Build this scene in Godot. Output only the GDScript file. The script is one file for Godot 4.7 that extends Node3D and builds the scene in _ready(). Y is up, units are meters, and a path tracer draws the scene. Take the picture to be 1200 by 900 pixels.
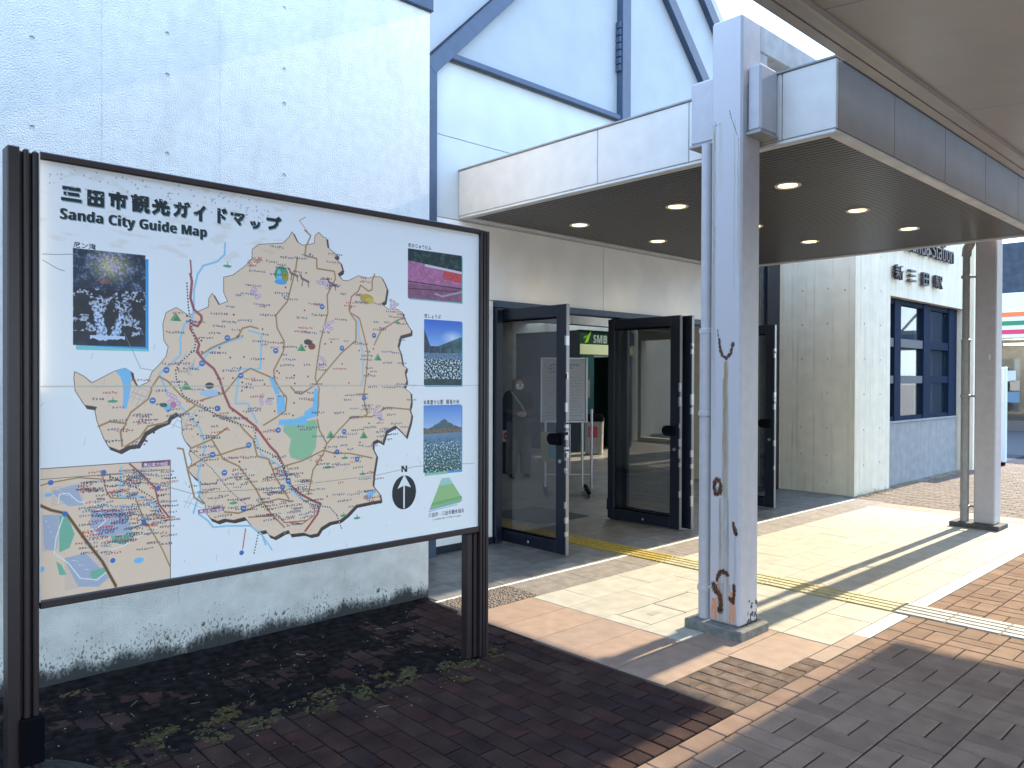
extends Node3D
# A station forecourt: guide map board, canopy on painted columns, open glass doors.
# x runs along the facade, z out from it towards the viewer, y up; the facade line is z = 0.

const UP := Vector3.UP
var rng := RandomNumberGenerator.new()
var cam: Camera3D
var M := {}
var TEX := {}

func _ready():
	rng.seed = 20817
	# ---- camera
	cam = Camera3D.new(); cam.name = "camera"
	cam.fov = 52.82; cam.near = 0.05; cam.far = 600.0
	cam.rotation_order = EULER_ORDER_YXZ
	cam.position = Vector3(0, 1.5, 4.19)
	cam.rotation_degrees = Vector3(-0.455, -43.207, 0.198)
	add_child(cam); cam.current = true
	# ---- sky, sun, exposure
	var env := Environment.new()
	env.background_mode = Environment.BG_SKY
	var sm := ProceduralSkyMaterial.new()
	sm.sky_top_color = Color(0.60, 0.75, 0.955)
	sm.sky_horizon_color = Color(0.90, 0.975, 0.995)
	sm.sky_curve = 0.16
	sm.ground_horizon_color = Color(0.80, 0.82, 0.82)
	sm.ground_bottom_color = Color(0.45, 0.43, 0.40)
	sm.sky_energy_multiplier = 1.1
	var sky := Sky.new(); sky.sky_material = sm
	env.sky = sky
	env.tonemap_mode = Environment.TONE_MAPPER_LINEAR
	env.tonemap_exposure = 3.85
	env.sdfgi_enabled = true; env.ssao_enabled = true; env.ssil_enabled = true
	var we := WorldEnvironment.new(); we.name = "world"; we.environment = env; add_child(we)
	var sun := DirectionalLight3D.new(); sun.name = "sun"
	sun.light_energy = 1.08; sun.light_color = Color(1.0, 0.93, 0.80)
	sun.light_angular_distance = 0.53; sun.shadow_enabled = true
	var el := deg_to_rad(27.3); var az := deg_to_rad(0.25)
	var to_sun := Vector3(cos(el) * cos(az), sin(el), cos(el) * sin(az))
	add_child(sun)
	sun.look_at_from_position(to_sun * 50.0, Vector3.ZERO, UP)
	textures()
	materials()
	ground()
	left_block()
	entrance_front()
	station_building()
	canopy()
	columns()
	shelter()
	store()
	footbridge()
	map_board()
	doors()
	hall()
	person()
	small_things()

# ------------------------------------------------------------------ mesh helpers
func S() -> SurfaceTool:
	var st := SurfaceTool.new(); st.begin(Mesh.PRIMITIVE_TRIANGLES); return st

func poly(st: SurfaceTool, pts: Array, outward: Vector3, uvs: Array = []):
	var n: Vector3 = (pts[1] - pts[0]).cross(pts[2] - pts[0])
	if n.length_squared() < 1e-16 and pts.size() > 3:
		n = (pts[2] - pts[0]).cross(pts[3] - pts[0])
	n = n.normalized()
	var flip := n.dot(outward) < 0.0
	if flip: n = -n
	for i in range(1, pts.size() - 1):
		var tri := [0, i + 1, i] if not flip else [0, i, i + 1]
		for k in tri:
			st.set_normal(n)
			st.set_uv(uvs[k] if uvs.size() else Vector2.ZERO)
			st.add_vertex(pts[k])

# a box from lo to hi with chamfered edges, faces left out named in skip ("+y" ...)
func box(st: SurfaceTool, lo: Vector3, hi: Vector3, b := 0.0, skip := ""):
	var c := (lo + hi) * 0.5
	var h := (hi - lo) * 0.5
	b = minf(b, minf(h.x, minf(h.y, h.z)) * 0.9)
	var ax := [Vector3.RIGHT, Vector3.UP, Vector3.BACK]
	var nm := ["x", "y", "z"]
	var P := func(s: Vector3, a: int) -> Vector3:
		var v := Vector3(s.x * (h.x - b), s.y * (h.y - b), s.z * (h.z - b))
		v[a] = s[a] * h[a]
		return c + v
	for a in 3:
		for sg in [-1, 1]:
			if skip.contains(("+" if sg > 0 else "-") + nm[a]): continue
			var u := (a + 1) % 3; var w := (a + 2) % 3
			var q := []
			for k in [[-1, -1], [1, -1], [1, 1], [-1, 1]]:
				var s := Vector3.ZERO; s[a] = sg; s[u] = k[0]; s[w] = k[1]
				q.append(P.call(s, a))
			poly(st, q, ax[a] * sg, [Vector2(0, 1), Vector2(1, 1), Vector2(1, 0), Vector2(0, 0)])
	if b <= 0.0: return
	for a in 3:
		var u := (a + 1) % 3; var w := (a + 2) % 3
		for su in [-1, 1]:
			for sw in [-1, 1]:
				var s1 := Vector3.ZERO; s1[a] = -1; s1[u] = su; s1[w] = sw
				var s2 := s1; s2[a] = 1
				poly(st, [P.call(s1, u), P.call(s2, u), P.call(s2, w), P.call(s1, w)], ax[u] * su + ax[w] * sw)
	for sx in [-1, 1]:
		for sy in [-1, 1]:
			for sz in [-1, 1]:
				var s := Vector3(sx, sy, sz)
				poly(st, [P.call(s, 0), P.call(s, 1), P.call(s, 2)], s)

# a bar of rectangular section from a to b; side is roughly the direction of its width
func bar(st: SurfaceTool, a: Vector3, b: Vector3, w: float, t: float, side: Vector3):
	var d := (b - a).normalized()
	var n := d.cross(side).normalized()
	var s := n.cross(d).normalized()
	var q := []
	for e in [a, b]:
		q.append([e - s * w * 0.5 - n * t * 0.5, e + s * w * 0.5 - n * t * 0.5, e + s * w * 0.5 + n * t * 0.5, e - s * w * 0.5 + n * t * 0.5])
	var outs := [-n, s, n, -s]
	for i in 4:
		var j := (i + 1) % 4
		poly(st, [q[0][i], q[0][j], q[1][j], q[1][i]], outs[i])
	poly(st, q[0], -d); poly(st, q[1], d)

func cyl(st: SurfaceTool, a: Vector3, b: Vector3, r1: float, r2: float, n := 16, cap_a := true, cap_b := true):
	var d := (b - a).normalized()
	var u := d.cross(Vector3.RIGHT if absf(d.x) < 0.8 else UP).normalized()
	var v := d.cross(u)
	var slope := (r1 - r2) / maxf((b - a).length(), 1e-6)
	for i in n:
		var t0 := TAU * i / n; var t1 := TAU * (i + 1) / n
		var e0 := u * cos(t0) + v * sin(t0); var e1 := u * cos(t1) + v * sin(t1)
		var p := [a + e0 * r1, a + e1 * r1, b + e1 * r2, b + e0 * r2]
		var nn := [(e0 + d * slope).normalized(), (e1 + d * slope).normalized(), (e1 + d * slope).normalized(), (e0 + d * slope).normalized()]
		for k in [0, 1, 2, 0, 2, 3] if (p[1] - p[0]).cross(b - a).dot(e0) < 0.0 else [0, 2, 1, 0, 3, 2]:
			st.set_normal(nn[k]); st.set_uv(Vector2.ZERO); st.add_vertex(p[k])
		if cap_a and r1 > 1e-5: poly(st, [a, a + e0 * r1, a + e1 * r1], -d)
		if cap_b and r2 > 1e-5: poly(st, [b, b + e0 * r2, b + e1 * r2], d)

func tube(st: SurfaceTool, pts: Array, r: float, n := 10):
	for i in pts.size() - 1:
		cyl(st, pts[i], pts[i + 1], r, r, n, i == 0, i == pts.size() - 2)
	for i in range(1, pts.size() - 1):
		ball(st, pts[i], Vector3.ONE * r, n, 6)

func ball(st: SurfaceTool, c: Vector3, r: Vector3, n := 12, m := 8):
	for j in m:
		var a0 := PI * j / m; var a1 := PI * (j + 1) / m
		for i in n:
			var b0 := TAU * i / n; var b1 := TAU * (i + 1) / n
			var e := []
			for k in [[a0, b0], [a1, b0], [a1, b1], [a0, b1]]:
				e.append(Vector3(sin(k[0]) * cos(k[1]), cos(k[0]), sin(k[0]) * sin(k[1])))
			for k in [0, 1, 2, 0, 2, 3]:
				st.set_normal((e[k] / r).normalized()); st.set_uv(Vector2.ZERO); st.add_vertex(c + e[k] * r)

func lathe(st: SurfaceTool, at: Vector3, prof: Array, n := 20, up := UP):
	for i in prof.size() - 1:
		var p: Vector2 = prof[i]; var q: Vector2 = prof[i + 1]
		if absf(p.y - q.y) < 1e-6:
			var d := up * (1.0 if p.x > q.x else -1.0)
			var u := up.cross(Vector3.RIGHT if absf(up.x) < 0.8 else UP).normalized(); var v := up.cross(u)
			for k in n:
				var e0 := u * cos(TAU * k / n) + v * sin(TAU * k / n); var e1 := u * cos(TAU * (k + 1) / n) + v * sin(TAU * (k + 1) / n)
				if p.x < 1e-5: poly(st, [at + up * q.y, at + up * q.y + e0 * q.x, at + up * q.y + e1 * q.x], d)
				elif q.x < 1e-5: poly(st, [at + up * p.y, at + up * p.y + e0 * p.x, at + up * p.y + e1 * p.x], d)
				else: poly(st, [at + up * p.y + e0 * p.x, at + up * p.y + e1 * p.x, at + up * p.y + e1 * q.x, at + up * p.y + e0 * q.x], d)
		else:
			cyl(st, at + up * p.y, at + up * q.y, p.x, q.x, n, false, false)

func obj(called: String, st, m: Material, parent: Node = self) -> MeshInstance3D:
	var o := MeshInstance3D.new(); o.name = called
	var mesh: Mesh = st.commit() if st is SurfaceTool else st
	o.mesh = mesh
	if m: o.material_override = m
	parent.add_child(o, true)
	return o

var used := {}
func numbered(called: String) -> String:
	used[called] = used.get(called, -1) + 1
	return called if used[called] == 0 else "%s_%03d" % [called, used[called]]

func tag(o: Node, label: String, category := "", group := "", kind := ""):
	if label: o.set_meta("label", label)
	if category: o.set_meta("category", category)
	if group: o.set_meta("group", group)
	if kind: o.set_meta("kind", kind)
	return o

func thing(called: String, label: String, category: String, at := Vector3.ZERO, group := "") -> Node3D:
	var o := Node3D.new(); o.name = numbered(called); add_child(o)
	o.position = at
	tag(o, label, category, group)
	return o

func setting(called: String, label: String) -> Node3D:
	var o := Node3D.new(); o.name = numbered(called); add_child(o)
	tag(o, label, called.replace("_", " "), "", "structure")
	return o

func part(called: String, lo: Vector3, hi: Vector3, m: Material, parent: Node, b := 0.0) -> MeshInstance3D:
	var st := S(); box(st, lo, hi, b)
	return obj(called, st, m, parent)

func seen(p: Vector3, slack := 1.06) -> bool:
	var q: Vector3 = cam.transform.affine_inverse() * p
	return q.z < -0.2 and absf(q.x / q.z) < 0.6624 * slack and absf(q.y / q.z) < 0.4968 * slack

# ------------------------------------------------------------------ textures and materials
func noise_image(size: int, freq: float, oct := 4, sd := 1, kind := FastNoiseLite.TYPE_SIMPLEX_SMOOTH) -> Image:
	var n := FastNoiseLite.new(); n.seed = sd; n.frequency = freq; n.noise_type = kind
	n.fractal_octaves = oct
	if oct <= 1: n.fractal_type = FastNoiseLite.FRACTAL_NONE
	return n.get_seamless_image(size, size, false, false, 0.1, true)

# one noise image as a grey multiplier between lo and hi, bent by a power
func grey(im: Image, lo: float, hi: float, pw := 1.0) -> ImageTexture:
	var d := im.get_data(); var lut := PackedByteArray(); lut.resize(256)
	for i in 256: lut[i] = int(clampf(lo + (hi - lo) * pow(i / 255.0, pw), 0, 1) * 255.0)
	for i in d.size(): d[i] = lut[d[i]]
	return ImageTexture.create_from_image(Image.create_from_data(im.get_width(), im.get_height(), false, Image.FORMAT_L8, d))

func textures():
	var cloud := noise_image(512, 0.012, 5, 3)
	var fine := noise_image(512, 0.09, 3, 5)
	var speck := noise_image(512, 0.22, 2, 7)
	var peel := noise_image(512, 0.11, 2, 11)
	TEX.cloud = grey(cloud, 0.72, 1.0)
	TEX.cloud_soft = grey(cloud, 0.86, 1.0)
	TEX.faint = grey(cloud, 0.94, 1.0)
	TEX.fine = grey(fine, 0.72, 1.0)
	TEX.speck = grey(speck, 0.35, 1.0, 0.8)
	TEX.speck_deep = grey(speck, 0.12, 1.0, 1.3)
	TEX.speck_soft = grey(speck, 0.66, 1.0, 0.8)
	TEX.peel = grey(peel, 0.0, 1.0)
	TEX.rough = grey(cloud, 0.45, 0.95)
	TEX.fine_h = grey(fine, 0.0, 1.0)
	TEX.speck_h = grey(speck, 0.0, 1.0)
	# streaks that run down: noise squeezed across
	var n := FastNoiseLite.new(); n.seed = 21; n.frequency = 0.02; n.fractal_octaves = 4
	var d := PackedByteArray(); d.resize(512 * 512)
	for y in 512:
		for x in 512:
			var wx := sin(TAU * x / 512.0); var wz := cos(TAU * x / 512.0)
			var yy := absf(y - 256.0)
			var v := n.get_noise_3d(wx * 420.0, yy * 0.10, wz * 420.0)
			var w := n.get_noise_3d(wx * 90.0 + 700.0, yy * 0.3, wz * 90.0)
			d[y * 512 + x] = int(clampf(0.97 - maxf(v, 0.0) * maxf(w + 0.25, 0.0) * 1.5 + w * 0.12, 0.62, 1.0) * 255.0)
	TEX.streak = ImageTexture.create_from_image(Image.create_from_data(512, 512, false, Image.FORMAT_L8, d))
	for i in d.size(): d[i] = 255 - int((255 - d[i]) * 0.26)
	TEX.streak_soft = ImageTexture.create_from_image(Image.create_from_data(512, 512, false, Image.FORMAT_L8, d))
	TEX.wall_dirt = wall_dirt()

# dark mildew that climbs from the foot of the white wall, and a few thin runs below the board
func wall_dirt() -> ImageTexture:
	var W := 1024; var H := 1024       # covers x -1 ... 3.2, y 0 ... 4
	var n := FastNoiseLite.new(); n.seed = 5; n.frequency = 0.012; n.fractal_octaves = 3
	var f := FastNoiseLite.new(); f.seed = 9; f.frequency = 0.16; f.fractal_octaves = 2
	var d := PackedByteArray(); d.resize(W * H * 4)
	for i in W * H:
		d[i * 4] = 27; d[i * 4 + 1] = 30; d[i * 4 + 2] = 27
	for y in range(H - 300, H):
		var hgt := (H - y) * 4.0 / H
		for x in W:
			var edge := 0.085 + 0.05 * n.get_noise_1d(x * 1.6) + 0.02 * n.get_noise_1d(x * 9.0 + 500.0)
			var px := -1.0 + x * 4.2 / W
			var reach := 0.36 - 0.06 * px + 0.12 * n.get_noise_1d(x * 2.2 + 90.0)
			var g := f.get_noise_2d(x * 1.4, y * 0.8) * 0.5 + 0.5
			var a := smoothstep(edge + 0.035, edge - 0.03, hgt + (g - 0.5) * 0.07)
			var t := clampf(1.0 - hgt / maxf(reach, 0.05), 0.0, 1.0)
			a = maxf(a, smoothstep(0.86 - 0.52 * t, 0.98 - 0.52 * t, g) * 0.85)
			var q := (y * W + x) * 4
			if a < 0.22:      # thin yellowish tint over the lowest metre, stronger towards the foot
				var foot_tint := 0.28 * smoothstep(1.17, 0.2, hgt) * (0.8 + 0.6 * n.get_noise_2d(x * 1.1, y * 1.7))
				if foot_tint > a:
					a = foot_tint; d[q] = 112; d[q + 1] = 103; d[q + 2] = 80
			d[q + 3] = int(clampf(a, 0, 1) * 248)
	var r := RandomNumberGenerator.new(); r.seed = 4
	for k in 44:
		var x0 := r.randi_range(250, 1010); var y0 := H - r.randi_range(60, 230); var len := r.randi_range(6, 38); var al := r.randi_range(30, 150)
		for j in len:
			var x := clampi(x0 + int(sin(j * 0.21) * 1.2), 0, W - 1)
			if y0 + j < H:
				for s in 2:
					var q := ((y0 + j) * W + mini(x + s, W - 1)) * 4 + 3
					d[q] = maxi(d[q], al * (1 - s) + (al / 2) * s)
	# chalky pale and ochre weathering patches high on the wall
	for y in H - 300:
		for x in range(0, W):
			var v := n.get_noise_2d(x * 0.8, y * 0.35)
			if v > 0.22:
				var q := (y * W + x) * 4
				d[q] = 176; d[q + 1] = 168; d[q + 2] = 150
				d[q + 3] = int(clampf((v - 0.22) * 0.8, 0, 0.16) * 255)
	return ImageTexture.create_from_image(Image.create_from_data(W, H, false, Image.FORMAT_RGBA8, d))

func lin(r: float, g: float, b: float) -> Color:
	return Color(r, g, b).linear_to_srgb()

# a surface in real-world base colour; tex multiplies it (world triplanar, repeats every size metres)
func mat(c: Color, rough := 0.7, tex = null, size := 1.0, relief = null, depth := 0.0, metal := 0.0) -> StandardMaterial3D:
	var m := StandardMaterial3D.new()
	m.albedo_color = c; m.roughness = rough; m.metallic = metal
	if tex or relief:
		m.uv1_triplanar = true; m.uv1_world_triplanar = true
		m.uv1_scale = Vector3.ONE / size
		m.uv1_triplanar_sharpness = 8.0
	if tex: m.albedo_texture = tex
	if relief:
		m.heightmap_enabled = true; m.heightmap_texture = relief; m.heightmap_scale = depth
	return m

func over(m: StandardMaterial3D, tex, size: float) -> StandardMaterial3D:
	m.detail_enabled = true; m.detail_albedo = tex; m.detail_blend_mode = BaseMaterial3D.BLEND_MODE_MUL
	m.detail_uv_layer = BaseMaterial3D.DETAIL_UV_2
	m.uv2_triplanar = true; m.uv2_world_triplanar = true; m.uv2_scale = Vector3.ONE / size; m.uv2_triplanar_sharpness = 8.0
	return m

func dull(m: StandardMaterial3D) -> StandardMaterial3D:
	m.metallic_specular = 0.12
	return m

func glass(tint: Color, alpha: float) -> StandardMaterial3D:
	var m := StandardMaterial3D.new()
	m.albedo_color = Color(tint.r, tint.g, tint.b, alpha); m.roughness = 0.02
	m.transparency = BaseMaterial3D.TRANSPARENCY_ALPHA
	return m

func glow(c: Color, e: float) -> StandardMaterial3D:
	var m := StandardMaterial3D.new()
	m.albedo_color = c; m.emission_enabled = true; m.emission = c; m.emission_energy_multiplier = e
	return m

func materials():
	M.wall = mat(lin(0.80, 0.78, 0.71), 0.75, TEX.faint, 0.6, TEX.peel, 0.36)
	M.wall.detail_enabled = true; M.wall.detail_albedo = TEX.wall_dirt; M.wall.detail_uv_layer = BaseMaterial3D.DETAIL_UV_2
	M.wall.detail_blend_mode = BaseMaterial3D.BLEND_MODE_MIX
	M.wall.uv2_triplanar = true; M.wall.uv2_world_triplanar = true; M.wall.uv2_triplanar_sharpness = 20.0
	M.wall.uv2_scale = Vector3(1.0 / 4.2, 1.0 / 4.0, 1.0 / 4.2); M.wall.uv2_offset = Vector3(1.0 / 4.2, 0, 0)
	M.concrete = over(mat(lin(0.75, 0.665, 0.50), 0.85, TEX.faint, 1.7, TEX.fine_h, 0.1), TEX.streak_soft, 2.6)
	M.concrete_blue = over(mat(lin(0.295, 0.295, 0.285), 0.85, TEX.cloud_soft, 1.3, TEX.fine_h, 0.1), TEX.streak_soft, 1.8)
	M.white = mat(lin(0.72, 0.73, 0.72), 0.55, TEX.cloud_soft, 2.3)
	M.gable_low = mat(lin(0.53, 0.56, 0.555), 0.5, TEX.faint, 3.0)  # cladding tones differ by band to carry the uneven light on one white wall
	M.gable_panel = mat(lin(0.345, 0.37, 0.385), 0.5, TEX.faint, 3.0)
	M.white_panel = mat(lin(0.87, 0.855, 0.81), 0.45, TEX.faint, 3.0)
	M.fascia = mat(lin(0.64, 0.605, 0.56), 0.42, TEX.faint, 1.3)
	M.fascia_front_shaded = over(mat(lin(0.34, 0.295, 0.25), 0.42, TEX.faint, 1.9), TEX.faint, 4.3)  # same fascia, its shade under the shelter put into a darker colour
	M.beam = over(mat(lin(0.66, 0.66, 0.635), 0.7, TEX.cloud_soft, 0.9), TEX.streak_soft, 0.8)
	M.steel_blue = mat(lin(0.045, 0.075, 0.13), 0.5, TEX.cloud_soft, 0.8)
	M.frame_dark = mat(lin(0.006, 0.010, 0.020), 0.32)
	M.frame_edge = mat(lin(0.34, 0.33, 0.32), 0.35, TEX.fine, 0.3, null, 0.0, 0.8)
	M.steel_grey = mat(lin(0.28, 0.28, 0.27), 0.45, TEX.cloud_soft, 1.0)
	M.paint = mat(lin(0.46, 0.44, 0.45), 0.45, TEX.faint, 0.7)
	M.paint_grey = mat(lin(0.33, 0.33, 0.32), 0.5, TEX.cloud_soft, 0.9)
	M.soffit = mat(lin(0.11, 0.105, 0.105), 0.36, null, 1.0, null, 0.0, 0.25)
	M.soffit_gap = mat(lin(0.012, 0.012, 0.013), 0.9)
	M.membrane = mat(lin(0.24, 0.24, 0.235), 0.9, TEX.cloud, 1.2)
	M.brown = mat(lin(0.030, 0.018, 0.018), 0.38, TEX.cloud_soft, 0.4)
	M.black = mat(lin(0.004, 0.004, 0.006), 0.8)
	M.black.metallic_specular = 0.15
	M.alu = mat(lin(0.45, 0.45, 0.46), 0.3, null, 1.0, null, 0.0, 0.9)
	M.shelter = mat(lin(0.40, 0.36, 0.325), 0.33, TEX.faint, 2.2, null, 0.0, 0.25)
	M.transom = mat(lin(0.09, 0.095, 0.10), 0.5)
	M.transom.metallic_specular = 0.3
	M.rubber = mat(lin(0.02, 0.02, 0.02), 0.8)
	M.clear = glass(Color(0.10, 0.15, 0.18), 0.30)
	M.smoke = glass(Color(0.10, 0.14, 0.16), 0.42)
	M.window = glass(Color(0.16, 0.20, 0.22), 0.35)
	M.beige = mat(lin(0.56, 0.49, 0.35), 0.7, TEX.cloud_soft, 2.0)
	M.lamp = glow(Color(1.0, 0.90, 0.68), 1.1)
	M.tube = glow(Color(0.95, 0.98, 1.0), 3.0)

# ------------------------------------------------------------------ ground
func paver_mesh(lx: float, lz: float, h: float, b: float) -> ArrayMesh:
	var st := S()
	box(st, Vector3(-lx / 2, -h, -lz / 2), Vector3(lx / 2, 0, lz / 2), b, "-y")
	return st.commit()

# slabs: [x, z, length x, length z]; the ones that show largest become parts, the rest one joined part
func lay(parent: Node, called: String, slabs: Array, mats: Array, h: float, b: float, wobble: float, limit: int, gap: float):
	var near := []; var far := []
	for s in slabs:
		var c := Vector3(s[0], 0, s[1])
		var vis := seen(c, 1.25)
		s.append(cam.position.distance_to(c))
		if vis: near.append(s)
		elif s[4] < 9.0: far.append(s)
	near.sort_custom(func(a, c): return a[4] < c[4])
	if near.size() > limit:
		far.append_array(near.slice(limit)); near = near.slice(0, limit)
	var cache := {}
	for s in near:
		var key := "%.3f %.3f" % [s[2], s[3]]
		if not cache.has(key): cache[key] = paver_mesh(s[2] - gap, s[3] - gap, h, b)
		var o := obj(called, cache[key], mats[rng.randi() % mats.size()], parent)
		o.position = Vector3(s[0], rng.randf_range(-wobble, wobble), s[1])
		o.rotation = Vector3(rng.randf_range(-1, 1) * wobble * 2.0, rng.randf_range(-1, 1) * wobble * 2.5, rng.randf_range(-1, 1) * wobble * 2.0)
	if far.is_empty(): return
	var sts := []
	for m in mats: sts.append(S())
	for s in far:
		var y := rng.randf_range(-wobble, wobble)
		box(sts[rng.randi() % mats.size()], Vector3(s[0] - (s[2] - gap) / 2, -h, s[1] - (s[3] - gap) / 2), Vector3(s[0] + (s[2] - gap) / 2, y, s[1] + (s[3] - gap) / 2), b, "-y")
	var mesh := ArrayMesh.new()
	for i in mats.size():
		sts[i].set_material(mats[i]); sts[i].commit(mesh)
	tag(obj("far_" + called, mesh, null, parent), "", "", "", "stuff")

func ground():
	var sand := mat(lin(0.045, 0.040, 0.036), 0.95, TEX.fine, 0.4)
	var earth := mat(lin(0.30, 0.28, 0.245), 0.9, TEX.cloud, 3.0)
	var g := setting("ground", "wide forecourt ground beyond the paved strips")
	part("forecourt_base", Vector3(-90, -0.4, -120), Vector3(220, -0.06, 160), earth, g)
	part("road", Vector3(17.4, -0.2, -60), Vector3(26.9, -0.05, 60), mat(lin(0.07, 0.07, 0.072), 0.9, TEX.speck_soft, 0.3), g)
	# dark rectangular bricks in running bond under the map board
	var brick := setting("brick_pavement", "dark brown brick paving in front of the wall and board")
	part("mortar_bed", Vector3(-3.5, -0.06, 0.0), Vector3(3.72, -0.009, 2.355), sand, brick)
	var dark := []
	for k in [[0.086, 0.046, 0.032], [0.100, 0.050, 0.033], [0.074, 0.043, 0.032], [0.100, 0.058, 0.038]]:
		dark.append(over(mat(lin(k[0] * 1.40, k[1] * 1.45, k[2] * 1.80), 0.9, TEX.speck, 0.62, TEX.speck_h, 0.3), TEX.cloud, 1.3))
	var lit_gritty := []  # coarser brick; sunlight put into its paler tone from the canopy shadow's edge
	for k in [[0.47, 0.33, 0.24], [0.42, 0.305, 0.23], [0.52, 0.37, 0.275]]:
		lit_gritty.append(over(mat(lin(k[0], k[1], k[2]), 0.9, TEX.speck, 0.55, TEX.speck_h, 0.5), TEX.cloud, 0.7))
	for m in dark + lit_gritty: m.metallic_specular = 0.15
	var slabs := []
	for i in range(-30, 38):
		var x := 0.005 + 0.1 * i + 0.05
		var off := 1.67 if posmod(i, 2) == 0 else 1.575
		for k in range(-10, 6):
			var z := off + 0.197 * k + 0.0985
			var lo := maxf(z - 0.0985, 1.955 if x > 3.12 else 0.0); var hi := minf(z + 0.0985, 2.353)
			if x > 3.70 or hi - lo < 0.025: continue
			slabs.append([x, (lo + hi) / 2, 0.1, hi - lo])
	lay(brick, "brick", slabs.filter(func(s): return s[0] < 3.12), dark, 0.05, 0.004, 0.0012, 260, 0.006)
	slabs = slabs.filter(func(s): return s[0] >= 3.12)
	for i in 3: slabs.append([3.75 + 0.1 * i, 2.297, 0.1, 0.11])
	lay(brick, "lit_gritty_brick", slabs, lit_gritty, 0.05, 0.004, 0.0012, 120, 0.006)
	# tan blocks in a basket weave towards the road
	var tan := setting("block_pavement", "tan block paving in basket weave towards the road")
	part("mortar_bed", Vector3(-3.5, -0.06, 2.355), Vector3(30, -0.009, 7.5), sand, tan)
	var lightm := []
	for k in [[0.46, 0.318, 0.228], [0.425, 0.295, 0.215], [0.48, 0.337, 0.243], [0.405, 0.28, 0.203]]:
		lightm.append(over(mat(lin(k[0] * 0.92, k[1] * 0.89, k[2] * 0.88), 0.88, TEX.speck_soft, 0.6, TEX.speck_h, 0.35), TEX.cloud_soft, 1.1))
	for m in lightm: m.metallic_specular = 0.15
	slabs = []
	for i in range(-16, 75):
		slabs.append([1.9 + 0.2164 * i, 2.405, 0.2164, 0.1])
	for r in 12:
		var z0 := 2.455 + 0.2265 * r
		for i in range(-20, 70):
			var x0 := 3.69 + 0.2164 * i
			if (i + r + 1) % 2 == 0:
				slabs.append([x0 + 0.1082, z0 + 0.0566, 0.2164, 0.1132]); slabs.append([x0 + 0.1082, z0 + 0.1699, 0.2164, 0.1132])
			else:
				slabs.append([x0 + 0.0541, z0 + 0.11325, 0.1082, 0.2265]); slabs.append([x0 + 0.1623, z0 + 0.11325, 0.1082, 0.2265])
	lay(tan, "paving_block", slabs, lightm, 0.05, 0.004, 0.001, 300, 0.006)
	# weathered bricks along the right-hand building
	var rb := setting("brick_footway", "brown brick footway along the station building")
	part("mortar_bed", Vector3(9.4, -0.06, -0.12), Vector3(17.2, -0.009, 2.26), sand, rb)
	slabs = []
	for i in 72:
		for k in range(-1, 12):
			slabs.append([9.78 + 0.1 * i, 0.03 + 0.2 * k + (0.1 if i % 2 else 0.0), 0.1, 0.2])
	var rbm := []
	for k in [[0.42, 0.30, 0.215], [0.37, 0.265, 0.195], [0.46, 0.34, 0.25]]:
		rbm.append(over(mat(lin(k[0], k[1], k[2]), 0.9, TEX.speck, 0.6, TEX.speck_h, 0.3), TEX.cloud, 0.8))
	lay(rb, "brick", slabs.filter(func(s): return s[1] < 2.2 and s[1] > -0.05), rbm, 0.05, 0.004, 0.0015, 60, 0.007)
	# the pale tile walk from the road to the doors, its pinkish border and the white kerb strips
	var walk := setting("tile_walkway", "pale stone tile walkway leading to the station doors")
	part("mortar_bed", Vector3(3.1, -0.06, 0.0), Vector3(9.76, -0.004, 2.355), sand, walk)
	var cream := []
	for k in [[0.56, 0.525, 0.42], [0.57, 0.535, 0.43], [0.55, 0.51, 0.405], [0.575, 0.545, 0.445]]:
		cream.append(over(mat(lin(k[0], k[1], k[2]), 0.78, TEX.speck_soft, 0.45, TEX.fine_h, 0.05), TEX.cloud_soft, 1.1))
	var pink := []
	for k in [[0.43, 0.285, 0.20], [0.41, 0.28, 0.205], [0.45, 0.30, 0.21]]:
		pink.append(over(mat(lin(k[0], k[1], k[2]), 0.78, TEX.speck_soft, 0.45, TEX.fine_h, 0.05), TEX.cloud_soft, 0.9))
	slabs = []
	var zs := [0.44, 0.757, 1.06, 1.35, 1.655, 1.96, 2.255]
	for r in 6:
		var z0: float = zs[r]; var lz: float = zs[r + 1] - z0
		var x := 3.72 if r < 4 else 4.29
		var first := true
		while x < 9.38:
			var lx := 0.30 if first and r % 2 == 0 else 0.60
			if r == 5: lx = 0.57
			first = false
			lx = minf(lx, 9.4 - x)
			var a := x; var b := x + lx
			# the tactile strip interrupts the tiles
			for span in [[a, minf(b, 5.19)], [maxf(a, 5.475), b]]:
				if span[1] - span[0] > 0.02 and not (r == 2 and span[0] < 4.25):
					slabs.append([(span[0] + span[1]) / 2, z0 + lz / 2, span[1] - span[0], lz])
			x += lx
	lay(walk, "stone_tile", slabs.filter(func(s): return not (s[0] < 4.29 and s[1] > 1.66)), cream, 0.04, 0.002, 0.0006, 300, 0.004)
	slabs = []
	for r in 5:
		slabs.append([3.42, (zs[r] + zs[r + 1]) / 2, 0.595, zs[r + 1] - zs[r]])
	slabs.append([4.0, 1.80, 0.57, 0.29]); slabs.append([4.0, 2.1, 0.57, 0.31])
	for k in 6: slabs.append([9.56, 0.59 + 0.3 * k, 0.31, 0.3])
	for k in 2: slabs.append([4.145 + 0.29 * k, 2.305, 0.29, 0.095])
	lay(walk, "pink_tile", slabs, pink, 0.04, 0.002, 0.0006, 300, 0.004)
	var strip := mat(lin(0.74, 0.73, 0.68), 0.8, TEX.cloud_soft, 0.9, TEX.fine_h, 0.02)
	slabs = []
	var x := 4.57
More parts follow.
